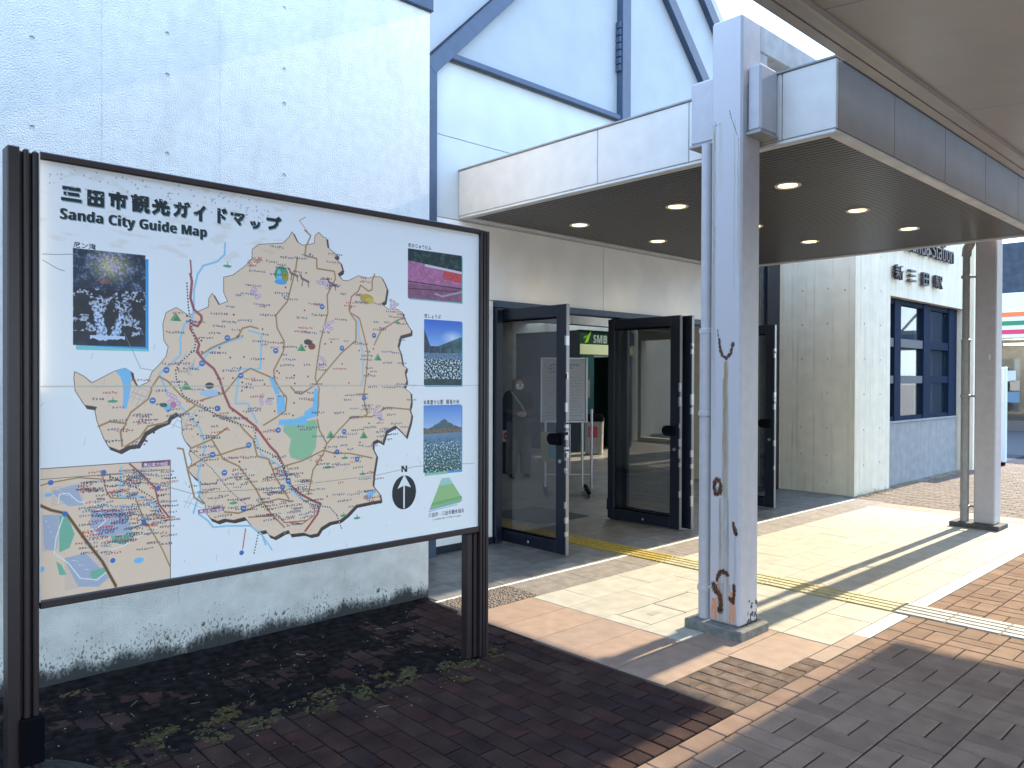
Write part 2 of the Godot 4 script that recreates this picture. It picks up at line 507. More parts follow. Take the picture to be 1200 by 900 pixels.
	while x < 17.0:
		if not (x < 5.46 and x + 0.46 > 5.18): slabs.append([x + 0.23, 2.305, 0.46, 0.095])
		x += 0.46
	slabs.append([5.10, 2.305, 0.16, 0.095]); slabs.append([5.53, 2.305, 0.10, 0.095])
	for k in 7: slabs.append([3.64 + 0.96 * k, 0.0875, 0.96, 0.028])
	lay(walk, "white_kerb_strip", slabs, [strip], 0.05, 0.002, 0.0004, 300, 0.003)
	var band := []
	for k in [[0.37, 0.315, 0.27], [0.335, 0.29, 0.25], [0.36, 0.32, 0.285]]:
		band.append(over(mat(lin(k[0], k[1], k[2]), 0.85, TEX.speck_soft, 0.45, TEX.fine_h, 0.06), TEX.cloud, 0.7))
	slabs = []
	for k in 10:
		var a := 3.79 + 0.6 * k; var b := a + 0.6
		for span in [[a, minf(b, 5.19)], [maxf(a, 5.475), b]]:
			if span[1] - span[0] > 0.03: slabs.append([(span[0] + span[1]) / 2, 0.271, span[1] - span[0], 0.338])
	lay(walk, "threshold_tile", slabs, band, 0.04, 0.002, 0.0006, 300, 0.004)
	# washed gravel concrete at the corner of the wall
	var peb := S(); var r2 := RandomNumberGenerator.new(); r2.seed = 8
	for k in 1700:
		var c := Vector3(r2.randf_range(3.18, 3.785), 0, r2.randf_range(0.105, 0.437))
		var s := r2.randf_range(0.004, 0.009)
		ball(peb, c, Vector3(s * 1.3, s * 0.8, s), 5, 3)
	part("gravel_bed", Vector3(3.165, -0.04, 0.103), Vector3(3.787, -0.001, 0.439), mat(lin(0.30, 0.23, 0.18), 0.9, TEX.speck, 0.1), walk)
	tag(obj("washed_gravel", peb, mat(lin(0.40, 0.30, 0.22), 0.8, TEX.speck, 0.07), walk), "", "", "", "stuff")
	# cover let into the tiles
	var cov := S(); var cm := mat(lin(0.30, 0.29, 0.25), 0.6, null, 1, null, 0, 0.4)
	for e in [[3.72, 1.062, 3.84, 1.348], [3.843, 1.062, 4.618, 1.082]]:
		part("stone_tile", Vector3(e[0] + 0.002, -0.04, e[1]), Vector3(e[2], 0, e[3]), cream[1], walk, 0.002)
	part("cover_tile", Vector3(3.848, -0.04, 1.093), Vector3(4.20, 0.0, 1.346), cream[3], walk, 0.002)
	part("stone_tile", Vector3(4.215, -0.04, 1.093), Vector3(4.618, 0.0, 1.346), cream[0], walk, 0.002)
	part("cover_frame", Vector3(3.838, -0.03, 1.084), Vector3(4.21, 0.0012, 1.091), cm, walk)
	part("cover_frame", Vector3(3.838, -0.03, 1.092), Vector3(3.846, 0.0012, 1.347), cm, walk)
	part("cover_frame", Vector3(4.203, -0.03, 1.092), Vector3(4.211, 0.0012, 1.347), cm, walk)
	part("lifting_plate", Vector3(3.99, -0.01, 1.20), Vector3(4.08, 0.0012, 1.25), cm, walk)
	tactile_path()

func tactile_path():
	var t := setting("tactile_path", "ribbed tactile paving strip leading into the doors")
	var yellow := over(mat(lin(0.62, 0.45, 0.05), 0.6, TEX.fine, 0.2), TEX.cloud, 0.5)
	var worn := over(mat(lin(0.76, 0.66, 0.33), 0.7, TEX.fine, 0.2), TEX.cloud, 0.5)
	var pale := over(mat(lin(0.62, 0.60, 0.53), 0.7, TEX.fine, 0.2), TEX.cloud, 0.5)
	var groove := {yellow: mat(lin(0.40, 0.29, 0.03), 0.9, TEX.fine, 0.2), worn: mat(lin(0.46, 0.39, 0.20), 0.9, TEX.fine, 0.2), pale: mat(lin(0.36, 0.34, 0.30), 0.9, TEX.fine, 0.2)}
	var z := -5.2
	while z < 4.0:
		var lz := 0.3
		if z < 0.1 and z + lz > 0.1: lz = 0.1 - z
		elif z < 0.437 and z + lz > 0.437: lz = 0.437 - z
		elif z < 2.255 and z + lz > 2.255: lz = 2.255 - z
		if lz > 0.02:
			var m: Material = yellow if z < 0.43 else (worn if z < 2.25 else pale)
			part("tactile_tile", Vector3(5.192, -0.03, z + 0.002), Vector3(5.473, 0.0015, z + lz - 0.002), groove[m], t)
			for k in 4:
				var x := 5.192 + 0.035 + 0.0703 * k
				var st := S()
				box(st, Vector3(x - 0.026, 0.0016, z + 0.004), Vector3(x + 0.026, 0.0070, z + lz - 0.006), 0.003, "-y")
				obj("tactile_bar", st, m, t)
		z += lz

# ------------------------------------------------------------------ buildings
func csg_box(parent: Node, lo: Vector3, hi: Vector3, op := CSGShape3D.OPERATION_UNION):
	var b := CSGBox3D.new(); b.size = hi - lo; b.position = (lo + hi) / 2; b.operation = op
	parent.add_child(b, true); return b

func csg_hole(parent: Node, at: Vector3, axis: String, r := 0.014, deep := 0.02):
	var c := CSGCylinder3D.new(); c.radius = r; c.height = deep * 2; c.sides = 10; c.operation = CSGShape3D.OPERATION_SUBTRACTION
	c.position = at
	if axis == "z": c.rotation.x = PI / 2
	if axis == "x": c.rotation.z = PI / 2
	parent.add_child(c, true)

func left_block():
	var t := thing("white_wall_block", "tall white rough-painted concrete wall block behind the map board", "building", Vector3.ZERO)
	var w := CSGCombiner3D.new(); w.name = "wall"; w.material_override = M.wall
	t.add_child(w)
	csg_box(w, Vector3(-5, -0.05, -8), Vector3(3.165, 3.955, 0))
	for x in [-0.4, 0.21, 0.845, 1.457, 2.113]:
		for y in [0.13, 2.668, 3.08, 3.285, 3.64]:
			csg_hole(w, Vector3(x, y + rng.randf_range(-0.006, 0.006), 0), "z", 0.0125, 0.005 if y > 1.0 else 0.018)
	csg_hole(w, Vector3(2.765, 0.135, 0), "z"); csg_hole(w, Vector3(1.646, 0.161, 0), "z", 0.012)
	csg_hole(w, Vector3(2.765, 0.9, 0), "z"); csg_hole(w, Vector3(2.113, 0.55, 0), "z"); csg_hole(w, Vector3(1.457, 0.55, 0), "z")
	for x in [1.143, 1.735]:
		csg_box(w, Vector3(x - 0.0025, 0.0, -0.002), Vector3(x + 0.0025, 4.2, 0.1), CSGShape3D.OPERATION_SUBTRACTION)
	part("coping", Vector3(-5.02, 3.957, -8.02), Vector3(3.185, 4.06, 0.025), M.steel_blue, t, 0.006)

func gable_poly(st: SurfaceTool, pts: Array, z0: float, z1: float):
	var f := []; var b := []
	for p in pts:
		f.append(Vector3(p.x, p.y, z1)); b.append(Vector3(p.x, p.y, z0))
	poly(st, f, Vector3.BACK); poly(st, b, Vector3.FORWARD)
	var c := Vector2.ZERO
	for p in pts: c += p / pts.size()
	for i in pts.size():
		var j := (i + 1) % pts.size()
		var m: Vector2 = (pts[i] + pts[j]) / 2 - c
		var e: Vector2 = pts[j] - pts[i]
		var n := Vector2(e.y, -e.x)
		if n.dot(m) < 0: n = -n
		poly(st, [f[i], f[j], b[j], b[i]], Vector3(n.x, n.y, 0))

func entrance_front():
	var t := thing("station_entrance", "white gabled station entrance hall with dark blue steel framing", "building")
	var zf := -1.02
	# cladding panels, each its own piece, with open joints
	var rows := [[2.20, 2.86], [2.864, 3.56], [3.564, 4.20]]
	for k in rows.size():
		var r: Array = rows[k]
		var cuts := [3.167, 3.92, 6.19, 8.30, 9.93] if k == 0 else ([3.167, 3.92, 8.30, 9.93] if k == 1 else [3.167, 3.92, 9.93])
		for i in cuts.size() - 1:
			if k == 0 and i == cuts.size() - 2: continue
			var y0: float = 3.342 if k == 1 and i == 2 else r[0]
			part("panel", Vector3(cuts[i] + 0.003, y0, zf - 0.06), Vector3(cuts[i + 1] - 0.003, r[1], zf + rng.randf_range(0, 0.001)), M.white_panel if k == 0 else (M.gable_low), t, 0.003)
	part("panel", Vector3(3.167, 0.0, zf - 0.06), Vector3(3.875, 2.196, zf), M.white_panel, t, 0.003)
	# gable panels between the frames
	var sets := [
		[Vector2(4.0, 4.204), Vector2(6.40, 4.204), Vector2(6.40, 6.62)],
		[Vector2(6.52, 4.204), Vector2(8.90, 4.204), Vector2(6.52, 6.55)],
		[Vector2(3.167, 4.204), Vector2(3.92, 4.204), Vector2(6.46, 6.72), Vector2(6.46, 7.50), Vector2(3.167, 4.24)],
		[Vector2(9.0, 4.204), Vector2(9.735, 4.204), Vector2(6.462, 7.50), Vector2(6.462, 6.62)],
		[Vector2(3.167, 4.25), Vector2(6.46, 7.51), Vector2(6.46, 7.93), Vector2(3.167, 4.66)],
		[Vector2(9.75, 4.21), Vector2(9.93, 4.21), Vector2(9.93, 4.46), Vector2(6.462, 7.93), Vector2(6.462, 7.51)]]
	for s in sets:
		var st := S(); gable_poly(st, s, zf - 0.06, zf)
		obj("panel", st, M.gable_panel, t)
	# the roof mass behind the cladding
	var st := S()
	gable_poly(st, [Vector2(3.167, 3.16), Vector2(9.93, 3.16), Vector2(9.93, 4.40), Vector2(6.46, 7.87), Vector2(3.167, 4.60)], -9.0, zf - 0.064)
	obj("roof", st, M.steel_grey, t)
	# steel frames proud of the cladding
	var f := zf + 0.035
	var add := func(a: Vector2, b: Vector2, w: float, deep: float, called: String):
		var s := S()
		bar(s, Vector3(a.x, a.y, f), Vector3(b.x, b.y, f), w, deep, Vector3(b.y - a.y, a.x - b.x, 0))
		obj(called, s, M.steel_blue, t)
	add.call(Vector2(3.92, 0.0), Vector2(3.92, 4.13), 0.085, 0.07, "post")
	add.call(Vector2(3.90, 4.07), Vector2(6.43, 6.62), 0.125, 0.075, "rafter")
	add.call(Vector2(8.98, 4.03), Vector2(6.49, 6.55), 0.135, 0.075, "rafter")
	add.call(Vector2(4.13, 4.232), Vector2(6.40, 4.232), 0.045, 0.06, "tie_beam")
	add.call(Vector2(6.53, 4.232), Vector2(8.76, 4.232), 0.045, 0.06, "tie_beam")
	add.call(Vector2(6.462, 4.2), Vector2(6.462, 6.6), 0.135, 0.09, "king_post")
	add.call(Vector2(9.9, 4.07), Vector2(6.5, 7.50), 0.14, 0.075, "rafter")
	add.call(Vector2(3.2, 4.25), Vector2(6.43, 7.48), 0.14, 0.075, "rafter")
	st = S()
	for k in 7: box(st, Vector3(6.365, 4.72 + 0.075 * k, f - 0.03), Vector3(6.394, 4.785 + 0.075 * k, f + 0.03), 0.004)
	obj("bracket", st, M.steel_blue, t)
	# opening frame: head, jambs, side panel, side light
	part("door_head", Vector3(4.66, 2.135, zf - 0.09), Vector3(8.36, 2.197, zf + 0.045), M.steel_blue, t, 0.004)
	part("door_jamb", Vector3(4.665, 0, zf - 0.09), Vector3(4.742, 2.133, zf + 0.04), M.frame_dark, t, 0.004)
	part("door_jamb", Vector3(6.425, 0, zf - 0.09), Vector3(6.478, 2.133, zf + 0.03), M.frame_dark, t, 0.004)
	part("door_jamb", Vector3(8.30, 0, zf - 0.09), Vector3(8.36, 2.133, zf + 0.04), M.frame_dark, t, 0.004)
	part("side_panel", Vector3(3.985, 0.062, zf - 0.04), Vector3(4.655, 2.194, zf + 0.004), M.white_panel, t, 0.004)
	part("bottom_rail", Vector3(3.97, 0, zf - 0.06), Vector3(4.662, 0.058, zf + 0.012), M.frame_dark, t, 0.004)
	part("side_light", Vector3(8.365, 0.06, zf - 0.01), Vector3(9.535, 3.135, zf - 0.002), M.clear, t)
	part("bottom_rail", Vector3(8.365, 0, zf - 0.05), Vector3(9.535, 0.058, zf + 0.02), M.frame_dark, t, 0.004)
	part("end_post", Vector3(9.54, 0, zf - 0.08), Vector3(9.865, 3.338, zf + 0.03), M.frame_dark, t, 0.006)
	part("side_jamb", Vector3(9.868, 0, zf - 0.08), Vector3(9.928, 3.338, zf - 0.01), M.beige, t)
	part("side_light_head", Vector3(8.304, 3.138, zf - 0.06), Vector3(9.537, 3.338, zf + 0.01), M.frame_dark, t, 0.004)

func station_building():
	var t := thing("concrete_station_building", "grey concrete station building with station name letters and a window", "building")
	var w := CSGCombiner3D.new(); w.name = "wall"; w.material_override = M.concrete
	t.add_child(w)
	csg_box(w, Vector3(9.93, -0.05, -2.4), Vector3(14.8, 4.7, 0))
	csg_box(w, Vector3(10.13, -0.02, -2.25), Vector3(14.65, 2.9, -0.24), CSGShape3D.OPERATION_SUBTRACTION)
	csg_box(w, Vector3(11.06, -0.1, -0.11), Vector3(14.10, 2.65, 0.2), CSGShape3D.OPERATION_SUBTRACTION)
	csg_box(w, Vector3(11.06, 0.88, -0.5), Vector3(14.10, 2.65, 0.2), CSGShape3D.OPERATION_SUBTRACTION)
	for y in [0.152, 0.5, 0.855, 1.317, 1.763, 2.22, 2.677]:
		for z in [-0.357, -0.705]: csg_hole(w, Vector3(9.93, y, z), "x", 0.013)
	csg_hole(w, Vector3(9.93, 0.073, -0.398), "x", 0.012); csg_hole(w, Vector3(9.93, 2.643, -0.135), "x", 0.012)
	for y in [0.38, 0.838, 1.3, 1.76, 2.22, 2.68, 3.14, 3.6]:
		for x in [10.21, 10.73]: csg_hole(w, Vector3(x, y, 0), "z", 0.013)
	part("parapet_cap", Vector3(9.91, 4.702, -2.42), Vector3(14.82, 4.78, 0.02), M.steel_grey, t, 0.005)
	part("added_pilaster", Vector3(14.32, -0.05, 0.002), Vector3(14.8, 4.70, 0.092), M.concrete, t, 0.006)  # projection added to keep the grazing sun off the wall beside it
	part("spandrel_panel", Vector3(11.063, -0.05, -0.108), Vector3(14.097, 0.872, -0.085), M.concrete_blue, t, 0.003)
	part("sill", Vector3(11.063, 0.874, -0.235), Vector3(14.097, 0.905, -0.07), M.concrete_blue, t, 0.004)
	# window with sliding sashes
	var z0 := -0.19; var z1 := -0.105
	var fr := mat(lin(0.012, 0.022, 0.045), 0.6)
	fr.metallic_specular = 0.12
	var bars := [[11.063, 11.13], [11.47, 11.70], [12.60, 12.89], [13.72, 14.095]]
	for b in bars: part("window_mullion", Vector3(b[0], 0.906, z0), Vector3(b[1], 2.648, z1 + 0.012), fr, t, 0.004)
	for i in 3:
		var a: float = bars[i][1] + 0.002; var b: float = bars[i + 1][0] - 0.002
		var win := part("window", Vector3(a, 2.57, z0), Vector3(b, 2.646, z1), fr, t, 0.004)
		part("transom", Vector3(a, 1.96, z0), Vector3(b, 2.085, z1), fr if i == 2 else M.transom, win, 0.004)
		part("transom", Vector3(a, 1.438, z0), Vector3(b, 1.55, z1), fr if i == 2 else M.transom, win, 0.004)
		part("transom", Vector3(a, 0.907, z0), Vector3(b, 0.965, z1), fr, win, 0.004)
		for r in [[0.967, 1.436], [1.552, 1.958], [2.087, 2.568]]:
			part("pane", Vector3(a, r[0], -0.152), Vector3(b, r[1], -0.148), M.window, win)
	var cur := S(); var cx := 12.92
	while cx < 13.75:
		box(cur, Vector3(cx, 0.93, -0.36), Vector3(cx + 0.085, 2.6, -0.345), 0.002); cx += 0.095
	obj("vertical_blind", cur, mat(lin(0.50, 0.47, 0.38), 0.8, TEX.cloud_soft, 0.6), t)
	# raised letters
	var lm := mat(lin(0.035, 0.025, 0.025), 0.45)
	var word := ["新", "三", "田", "駅"]; var xs := [11.06, 11.57, 12.09, 12.61]
	for i in 4:
		var sx: float = xs[i]
		var o := obj("letter", solid_glyph(word[i], 0.27, 0.205, 0.016 if i in [0, 3] else 0.024, 0.05), lm, t)
		o.position = Vector3(sx, 2.872, 0.018)
	var tm := TextMesh.new(); tm.text = "Shin-Sanda Station"; tm.font = font("Droid Sans"); tm.font_size = 64; tm.pixel_size = 0.00525; tm.depth = 0.05
	tm.horizontal_alignment = HORIZONTAL_ALIGNMENT_RIGHT; tm.vertical_alignment = VERTICAL_ALIGNMENT_BOTTOM
	var o := obj("lettering", tm, lm, t)
	var w0 := tm.get_aabb().size.x
	o.scale = Vector3(2.62 / w0, 1, 1)
	o.position = Vector3(13.43, 3.315 - 0.0, 0.045)
	o.position.y -= tm.get_aabb().position.y

func font(called: String, weight := 400) -> SystemFont:
	var f := SystemFont.new(); f.font_names = PackedStringArray([called]); f.font_weight = weight
	return f

# a character of strokes as standing bars, w x h metres
func solid_glyph(ch: String, w: float, h: float, thick: float, deep: float) -> SurfaceTool:
	var st := S(); var k := 0
	for s in strokes(ch):
		for i in s.size() - 1:
			var a: Vector2 = s[i]; var b: Vector2 = s[i + 1]
			var d := (b - a).normalized() * 2.5
			a -= d; b += d
			bar(st, Vector3(a.x / 100 * w, (1 - a.y / 100) * h, deep * 0.5 + k * 0.0007), Vector3(b.x / 100 * w, (1 - b.y / 100) * h, deep * 0.5 + k * 0.0007), thick, deep, Vector3(b.y - a.y, b.x - a.x, 0))
			k += 1
	return st

# ------------------------------------------------------------------ canopy, columns, shelter
func canopy():
	var t := thing("entrance_canopy", "white flat entrance canopy with dark ribbed underside over the doors", "canopy")
	var x0 := 4.25; var x1 := 8.72; var z0 := -1.015; var z1 := 2.284; var y0 := 2.874; var y1 := 3.283
	part("deck", Vector3(x0 + 0.03, 2.96, z0), Vector3(x1 - 0.03, 3.255, z1 - 0.03), M.membrane, t)
	# fascia panels with open joints
	for c in [[z0, 0.55], [0.554, 1.32], [1.324, 1.96], [1.964, z1]]:
		part("fascia", Vector3(x0, y0 + 0.022, c[0]), Vector3(x0 + 0.028, y1, c[1]), M.fascia, t, 0.004)
	var x := x0 + 0.03
	for n in [0.80, 0.92, 0.92, 0.92, 0.85]:
		part("fascia", Vector3(x, y0 + 0.022, z1 - 0.028), Vector3(minf(x + n - 0.004, x1 - 0.03), y1, z1), M.fascia_front_shaded, t, 0.004); x += n
	part("fascia", Vector3(x1 - 0.028, y0 + 0.022, z0), Vector3(x1, y1, z1), M.fascia, t, 0.004)
	# cap flashing and bottom trim
	var trim: Material = M.white
	part("cap_flashing", Vector3(x0 - 0.008, y1 + 0.001, z0), Vector3(x0 + 0.10, y1 + 0.016, z1), M.steel_grey, t, 0.003)
	part("cap_flashing", Vector3(x0 + 0.102, y1 + 0.001, z1 - 0.10), Vector3(x1, y1 + 0.016, z1 + 0.008), M.steel_grey, t, 0.003)
	part("bottom_trim", Vector3(x0 + 0.004, y0, z0), Vector3(x0 + 0.075, y0 + 0.02, z1 - 0.004), trim, t, 0.004)
	part("bottom_trim", Vector3(x0 + 0.077, y0, z1 - 0.075), Vector3(x1 - 0.077, y0 + 0.02, z1 - 0.004), trim, t, 0.004)
	part("bottom_trim", Vector3(x1 - 0.075, y0, z0), Vector3(x1 - 0.004, y0 + 0.02, z1 - 0.004), trim, t, 0.004)
	part("bottom_trim", Vector3(x0 + 0.077, y0, z0), Vector3(x1 - 0.077, y0 + 0.02, z0 + 0.06), trim, t, 0.004)
	# ribbed soffit: narrow dark slats with gaps
	part("soffit_board", Vector3(x0 + 0.03, 2.922, z0 + 0.01), Vector3(x1 - 0.03, 2.955, z1 - 0.03), M.soffit_gap, t)
	var n := 84; var w := (x1 - x0 - 0.16) / n
	var slat := S(); box(slat, Vector3(-w * 0.34, 0, -1.57), Vector3(w * 0.34, 0.03, 1.57), 0.004)
	var mesh := slat.commit()
	for i in n:
		var o := obj("slat", mesh, M.soffit, t)
		o.position = Vector3(x0 + 0.08 + w * (i + 0.5), 2.888, 0.635)
	# recessed downlights
	var names := [["above the left-hand door, nearest the wall", "in the middle of the left row under the canopy", "beside the rusty column, outermost of the left row"],
		["above the middle doors, nearest the wall", "at the very centre of the canopy underside", "in the outer row, midway along the canopy front"],
		["above the right-hand door, nearest the wall", "in the middle of the right row under the canopy", "outermost of the right row, near the far column"]]
	for i in 3:
		for j in 3:
			var at := Vector3([5.235, 6.415, 7.53][i], 2.885, [-0.5, 0.55, 1.495][j])
			var d := thing("downlight", "lit round downlight " + names[i][j], "ceiling light", at, "downlights in the canopy")
			var ring := S()
			lathe(ring, Vector3.ZERO, [Vector2(0.066, 0.03), Vector2(0.066, -0.001), Vector2(0.088, -0.008), Vector2(0.092, -0.004), Vector2(0.092, 0.002)], 28)
			obj("trim_ring", ring, mat(lin(0.62, 0.60, 0.52), 0.3), d)
			var lens := S(); lathe(lens, Vector3.ZERO, [Vector2(0.0, -0.0035), Vector2(0.066, -0.0035), Vector2(0.066, 0.002), Vector2(0.0, 0.002)], 24)
			obj("lens", lens, M.lamp, d)
			var l := SpotLight3D.new(); l.position = Vector3(0, -0.012, 0); l.rotation.x = -PI / 2; l.spot_angle = 60; l.spot_range = 12
			l.light_energy = 0.12; l.light_color = Color(1, 0.88, 0.66); l.shadow_enabled = true; l.light_size = 0.06; l.spot_attenuation = 2
			d.add_child(l)

func rust_texture() -> ImageTexture:
	var W := 256; var H := 2048    # 0.235 m x 3.6 m, the face towards the street end
	var img := Image.create(W, H, false, Image.FORMAT_RGBA8)
	img.fill(Color(0.58, 0.58, 0.60, 0))
	var d := img.get_data()
	var n := FastNoiseLite.new(); n.seed = 31; n.frequency = 0.03; n.fractal_octaves = 3
	var ppm := W / 0.235; var vpm := H / 3.6
	var put := func(x: int, y: int, c: Color, a: float):
		if x < 0 or y < 0 or x >= W or y >= H or a <= 0.0: return
		var q := (y * W + x) * 4; var o := d[q + 3] / 255.0
		var r := a + o * (1 - a)
		d[q] = int((c.r * a + d[q] / 255.0 * o * (1 - a)) / r * 255); d[q + 1] = int((c.g * a + d[q + 1] / 255.0 * o * (1 - a)) / r * 255); d[q + 2] = int((c.b * a + d[q + 2] / 255.0 * o * (1 - a)) / r * 255)
		d[q + 3] = int(r * 255)
	# stains that run: u across the face 0..1, from height y0 to y1 metres, width w
	var run := func(u: float, y0: float, y1: float, w: float, c: Color, a: float):
		var r0 := int((3.6 - y0) * vpm); var r1 := int((3.6 - y1) * vpm)
		for y in range(r0, r1):
			var t := float(y - r0) / (r1 - r0)
			var cx := u * W + n.get_noise_1d(y * 0.4 + u * 900.0) * 5.0
			var ww := w * ppm * (0.7 + 0.6 * t)
			for x in range(int(cx - ww), int(cx + ww) + 1):
				var k := minf(1.0, (1.0 - absf(x - cx) / ww) * 2.2)
				put.call(x, y, c, a * k * (1.0 - 0.75 * t * t) * (0.75 + 0.5 * n.get_noise_2d(x * 2.0, y * 0.3)))
	var rust := Color(0.66, 0.36, 0.10); var dark := Color(0.10, 0.045, 0.035); var grime := Color(0.40, 0.40, 0.34)
	run.call(0.50, 1.60, 0.80, 0.019, Color(0.60, 0.40, 0.14), 1.0); run.call(0.55, 1.60, 0.05, 0.024, Color(0.52, 0.48, 0.34), 0.75); run.call(0.44, 1.5, 0.2, 0.012, grime, 0.4)
	run.call(0.36, 0.80, 0.02, 0.014, Color(0.50, 0.44, 0.28), 0.8); run.call(0.62, 0.80, 0.02, 0.013, grime, 0.55); run.call(0.86, 0.60, 0.02, 0.008, dark, 0.35)
	run.call(0.30, 0.30, 0.0, 0.024, rust, 0.55); run.call(0.16, 0.20, 0.0, 0.030, Color(0.80, 0.46, 0.12), 1.0); run.call(0.80, 0.26, 0.0, 0.030, Color(0.80, 0.46, 0.12), 1.0)
	run.call(0.70, 0.30, 0.0, 0.012, rust, 0.6); run.call(0.45, 0.30, 0.0, 0.016, grime, 0.5); run.call(0.12, 3.0, 2.2, 0.014, Color(0.50, 0.46, 0.30), 0.6)
	run.call(0.12, 2.4, 1.2, 0.016, grime, 0.4); run.call(0.78, 3.0, 2.0, 0.008, Color(0.50, 0.46, 0.30), 0.5)
	# bare rusted scabs along a path of (u, height, radius)
	var scab := func(pts: Array, r: float):
		for i in pts.size() - 1:
			var a: Vector2 = pts[i]; var b: Vector2 = pts[i + 1]
			for s in 24:
				var p := a.lerp(b, s / 23.0)
				var rr := r * (0.70 + 1.3 * absf(n.get_noise_2d(p.x * 900.0, p.y * 900.0)))
				var cx := p.x * W; var cy := (3.6 - p.y) * vpm
				for y in range(int(cy - rr * vpm), int(cy + rr * vpm) + 1):
					for x in range(int(cx - rr * ppm), int(cx + rr * ppm) + 1):
						var q := Vector2((x - cx) / (rr * ppm), (y - cy) / (rr * vpm)).length() + 1.0 * n.get_noise_2d(x * 3.4, y * 3.0)
						if q < 1.25: put.call(x, y, Color(0.60, 0.34, 0.14), clampf((1.25 - q) * 1.2, 0, 0.22))
						if q < 1.0: put.call(x, y, dark.lerp(Color(0.24, 0.11, 0.06), clampf(n.get_noise_2d(x * 1.5, y * 1.5) + 0.3, 0, 1)), clampf((1.0 - q) * 5.0, 0, 1))
	var P := func(a: Array) -> Array:
		var o := []
		for i in range(0, a.size(), 2): o.append(Vector2(a[i], a[i + 1]))
		return o
	scab.call(P.call([0.30, 1.735, 0.33, 1.67, 0.42, 1.635, 0.54, 1.62, 0.68, 1.645, 0.75, 1.70]), 0.010)
	scab.call(P.call([0.24, 1.79, 0.27, 1.74]), 0.004)
	scab.call(P.call([0.14, 0.872, 0.22, 0.905, 0.34, 0.90, 0.38, 0.865, 0.32, 0.825, 0.20, 0.82, 0.14, 0.872]), 0.012)
	scab.call(P.call([0.80, 0.66, 0.84, 0.625, 0.90, 0.60]), 0.012)
	scab.call(P.call([0.26, 0.31, 0.32, 0.352, 0.46, 0.372, 0.62, 0.355]), 0.012)
	scab.call(P.call([0.14, 0.285, 0.24, 0.245, 0.36, 0.232, 0.40, 0.19, 0.38, 0.14]), 0.016)
	scab.call(P.call([0.68, 0.22, 0.80, 0.20, 0.84, 0.25, 0.83, 0.30]), 0.011)
	scab.call(P.call([0.60, 3.06, 0.68, 3.0, 0.80, 2.94, 0.90, 2.88]), 0.0022)
	scab.call(P.call([0.10, 3.02, 0.16, 2.99, 0.30, 3.0]), 0.0014)
	run.call(0.07, 3.0, 1.6, 0.012, Color(0.52, 0.47, 0.30), 0.75); run.call(0.90, 2.88, 2.1, 0.010, Color(0.55, 0.50, 0.34), 0.7); run.call(0.30, 3.0, 2.6, 0.02, Color(0.62, 0.60, 0.52), 0.5)
	for y in H:
		var hgt := 3.6 - y / vpm
		if hgt > 0.16: continue
		for x in W:
			var v := n.get_noise_2d(x * 1.2, y * 1.8) * 0.5 + 0.5
			put.call(x, y, Color(0.68, 0.52, 0.26), clampf((0.60 - hgt * 3.0) * v * 1.6 - 0.15, 0, 0.8))
	return ImageTexture.create_from_image(Image.create_from_data(W, H, false, Image.FORMAT_RGBA8, d))

func drain_pipe(x: float, z: float, top: float, joint: float, clips: Array, label: String, m: Material, to_x: float):
	var t := thing("drain_pipe", label, "drainpipe", Vector3(x, 0, z), "drainpipes on the canopy columns")
	var st := S()
	cyl(st, Vector3(0, 0.02, 0), Vector3(0, joint, 0), 0.040, 0.040, 24)
	obj("pipe", st, m, t)
	st = S(); cyl(st, Vector3(0, joint + 0.001, 0), Vector3(0, top, 0), 0.034, 0.034, 24); obj("pipe", st, m, t)
	st = S(); lathe(st, Vector3(0, joint - 0.02, 0), [Vector2(0.0405, 0), Vector2(0.044, 0.004), Vector2(0.044, 0.028), Vector2(0.035, 0.034)], 24); obj("socket", st, m, t)
	for y in clips:
		st = S(); lathe(st, Vector3(0, y, 0), [Vector2(0.041, -0.016), Vector2(0.047, -0.013), Vector2(0.047, 0.013), Vector2(0.041, 0.016)], 24)
		bar(st, Vector3(0.04, y, 0.0), Vector3(0.075, y, to_x), 0.02, 0.008, UP)
		obj("clip", st, m, t)
	return t

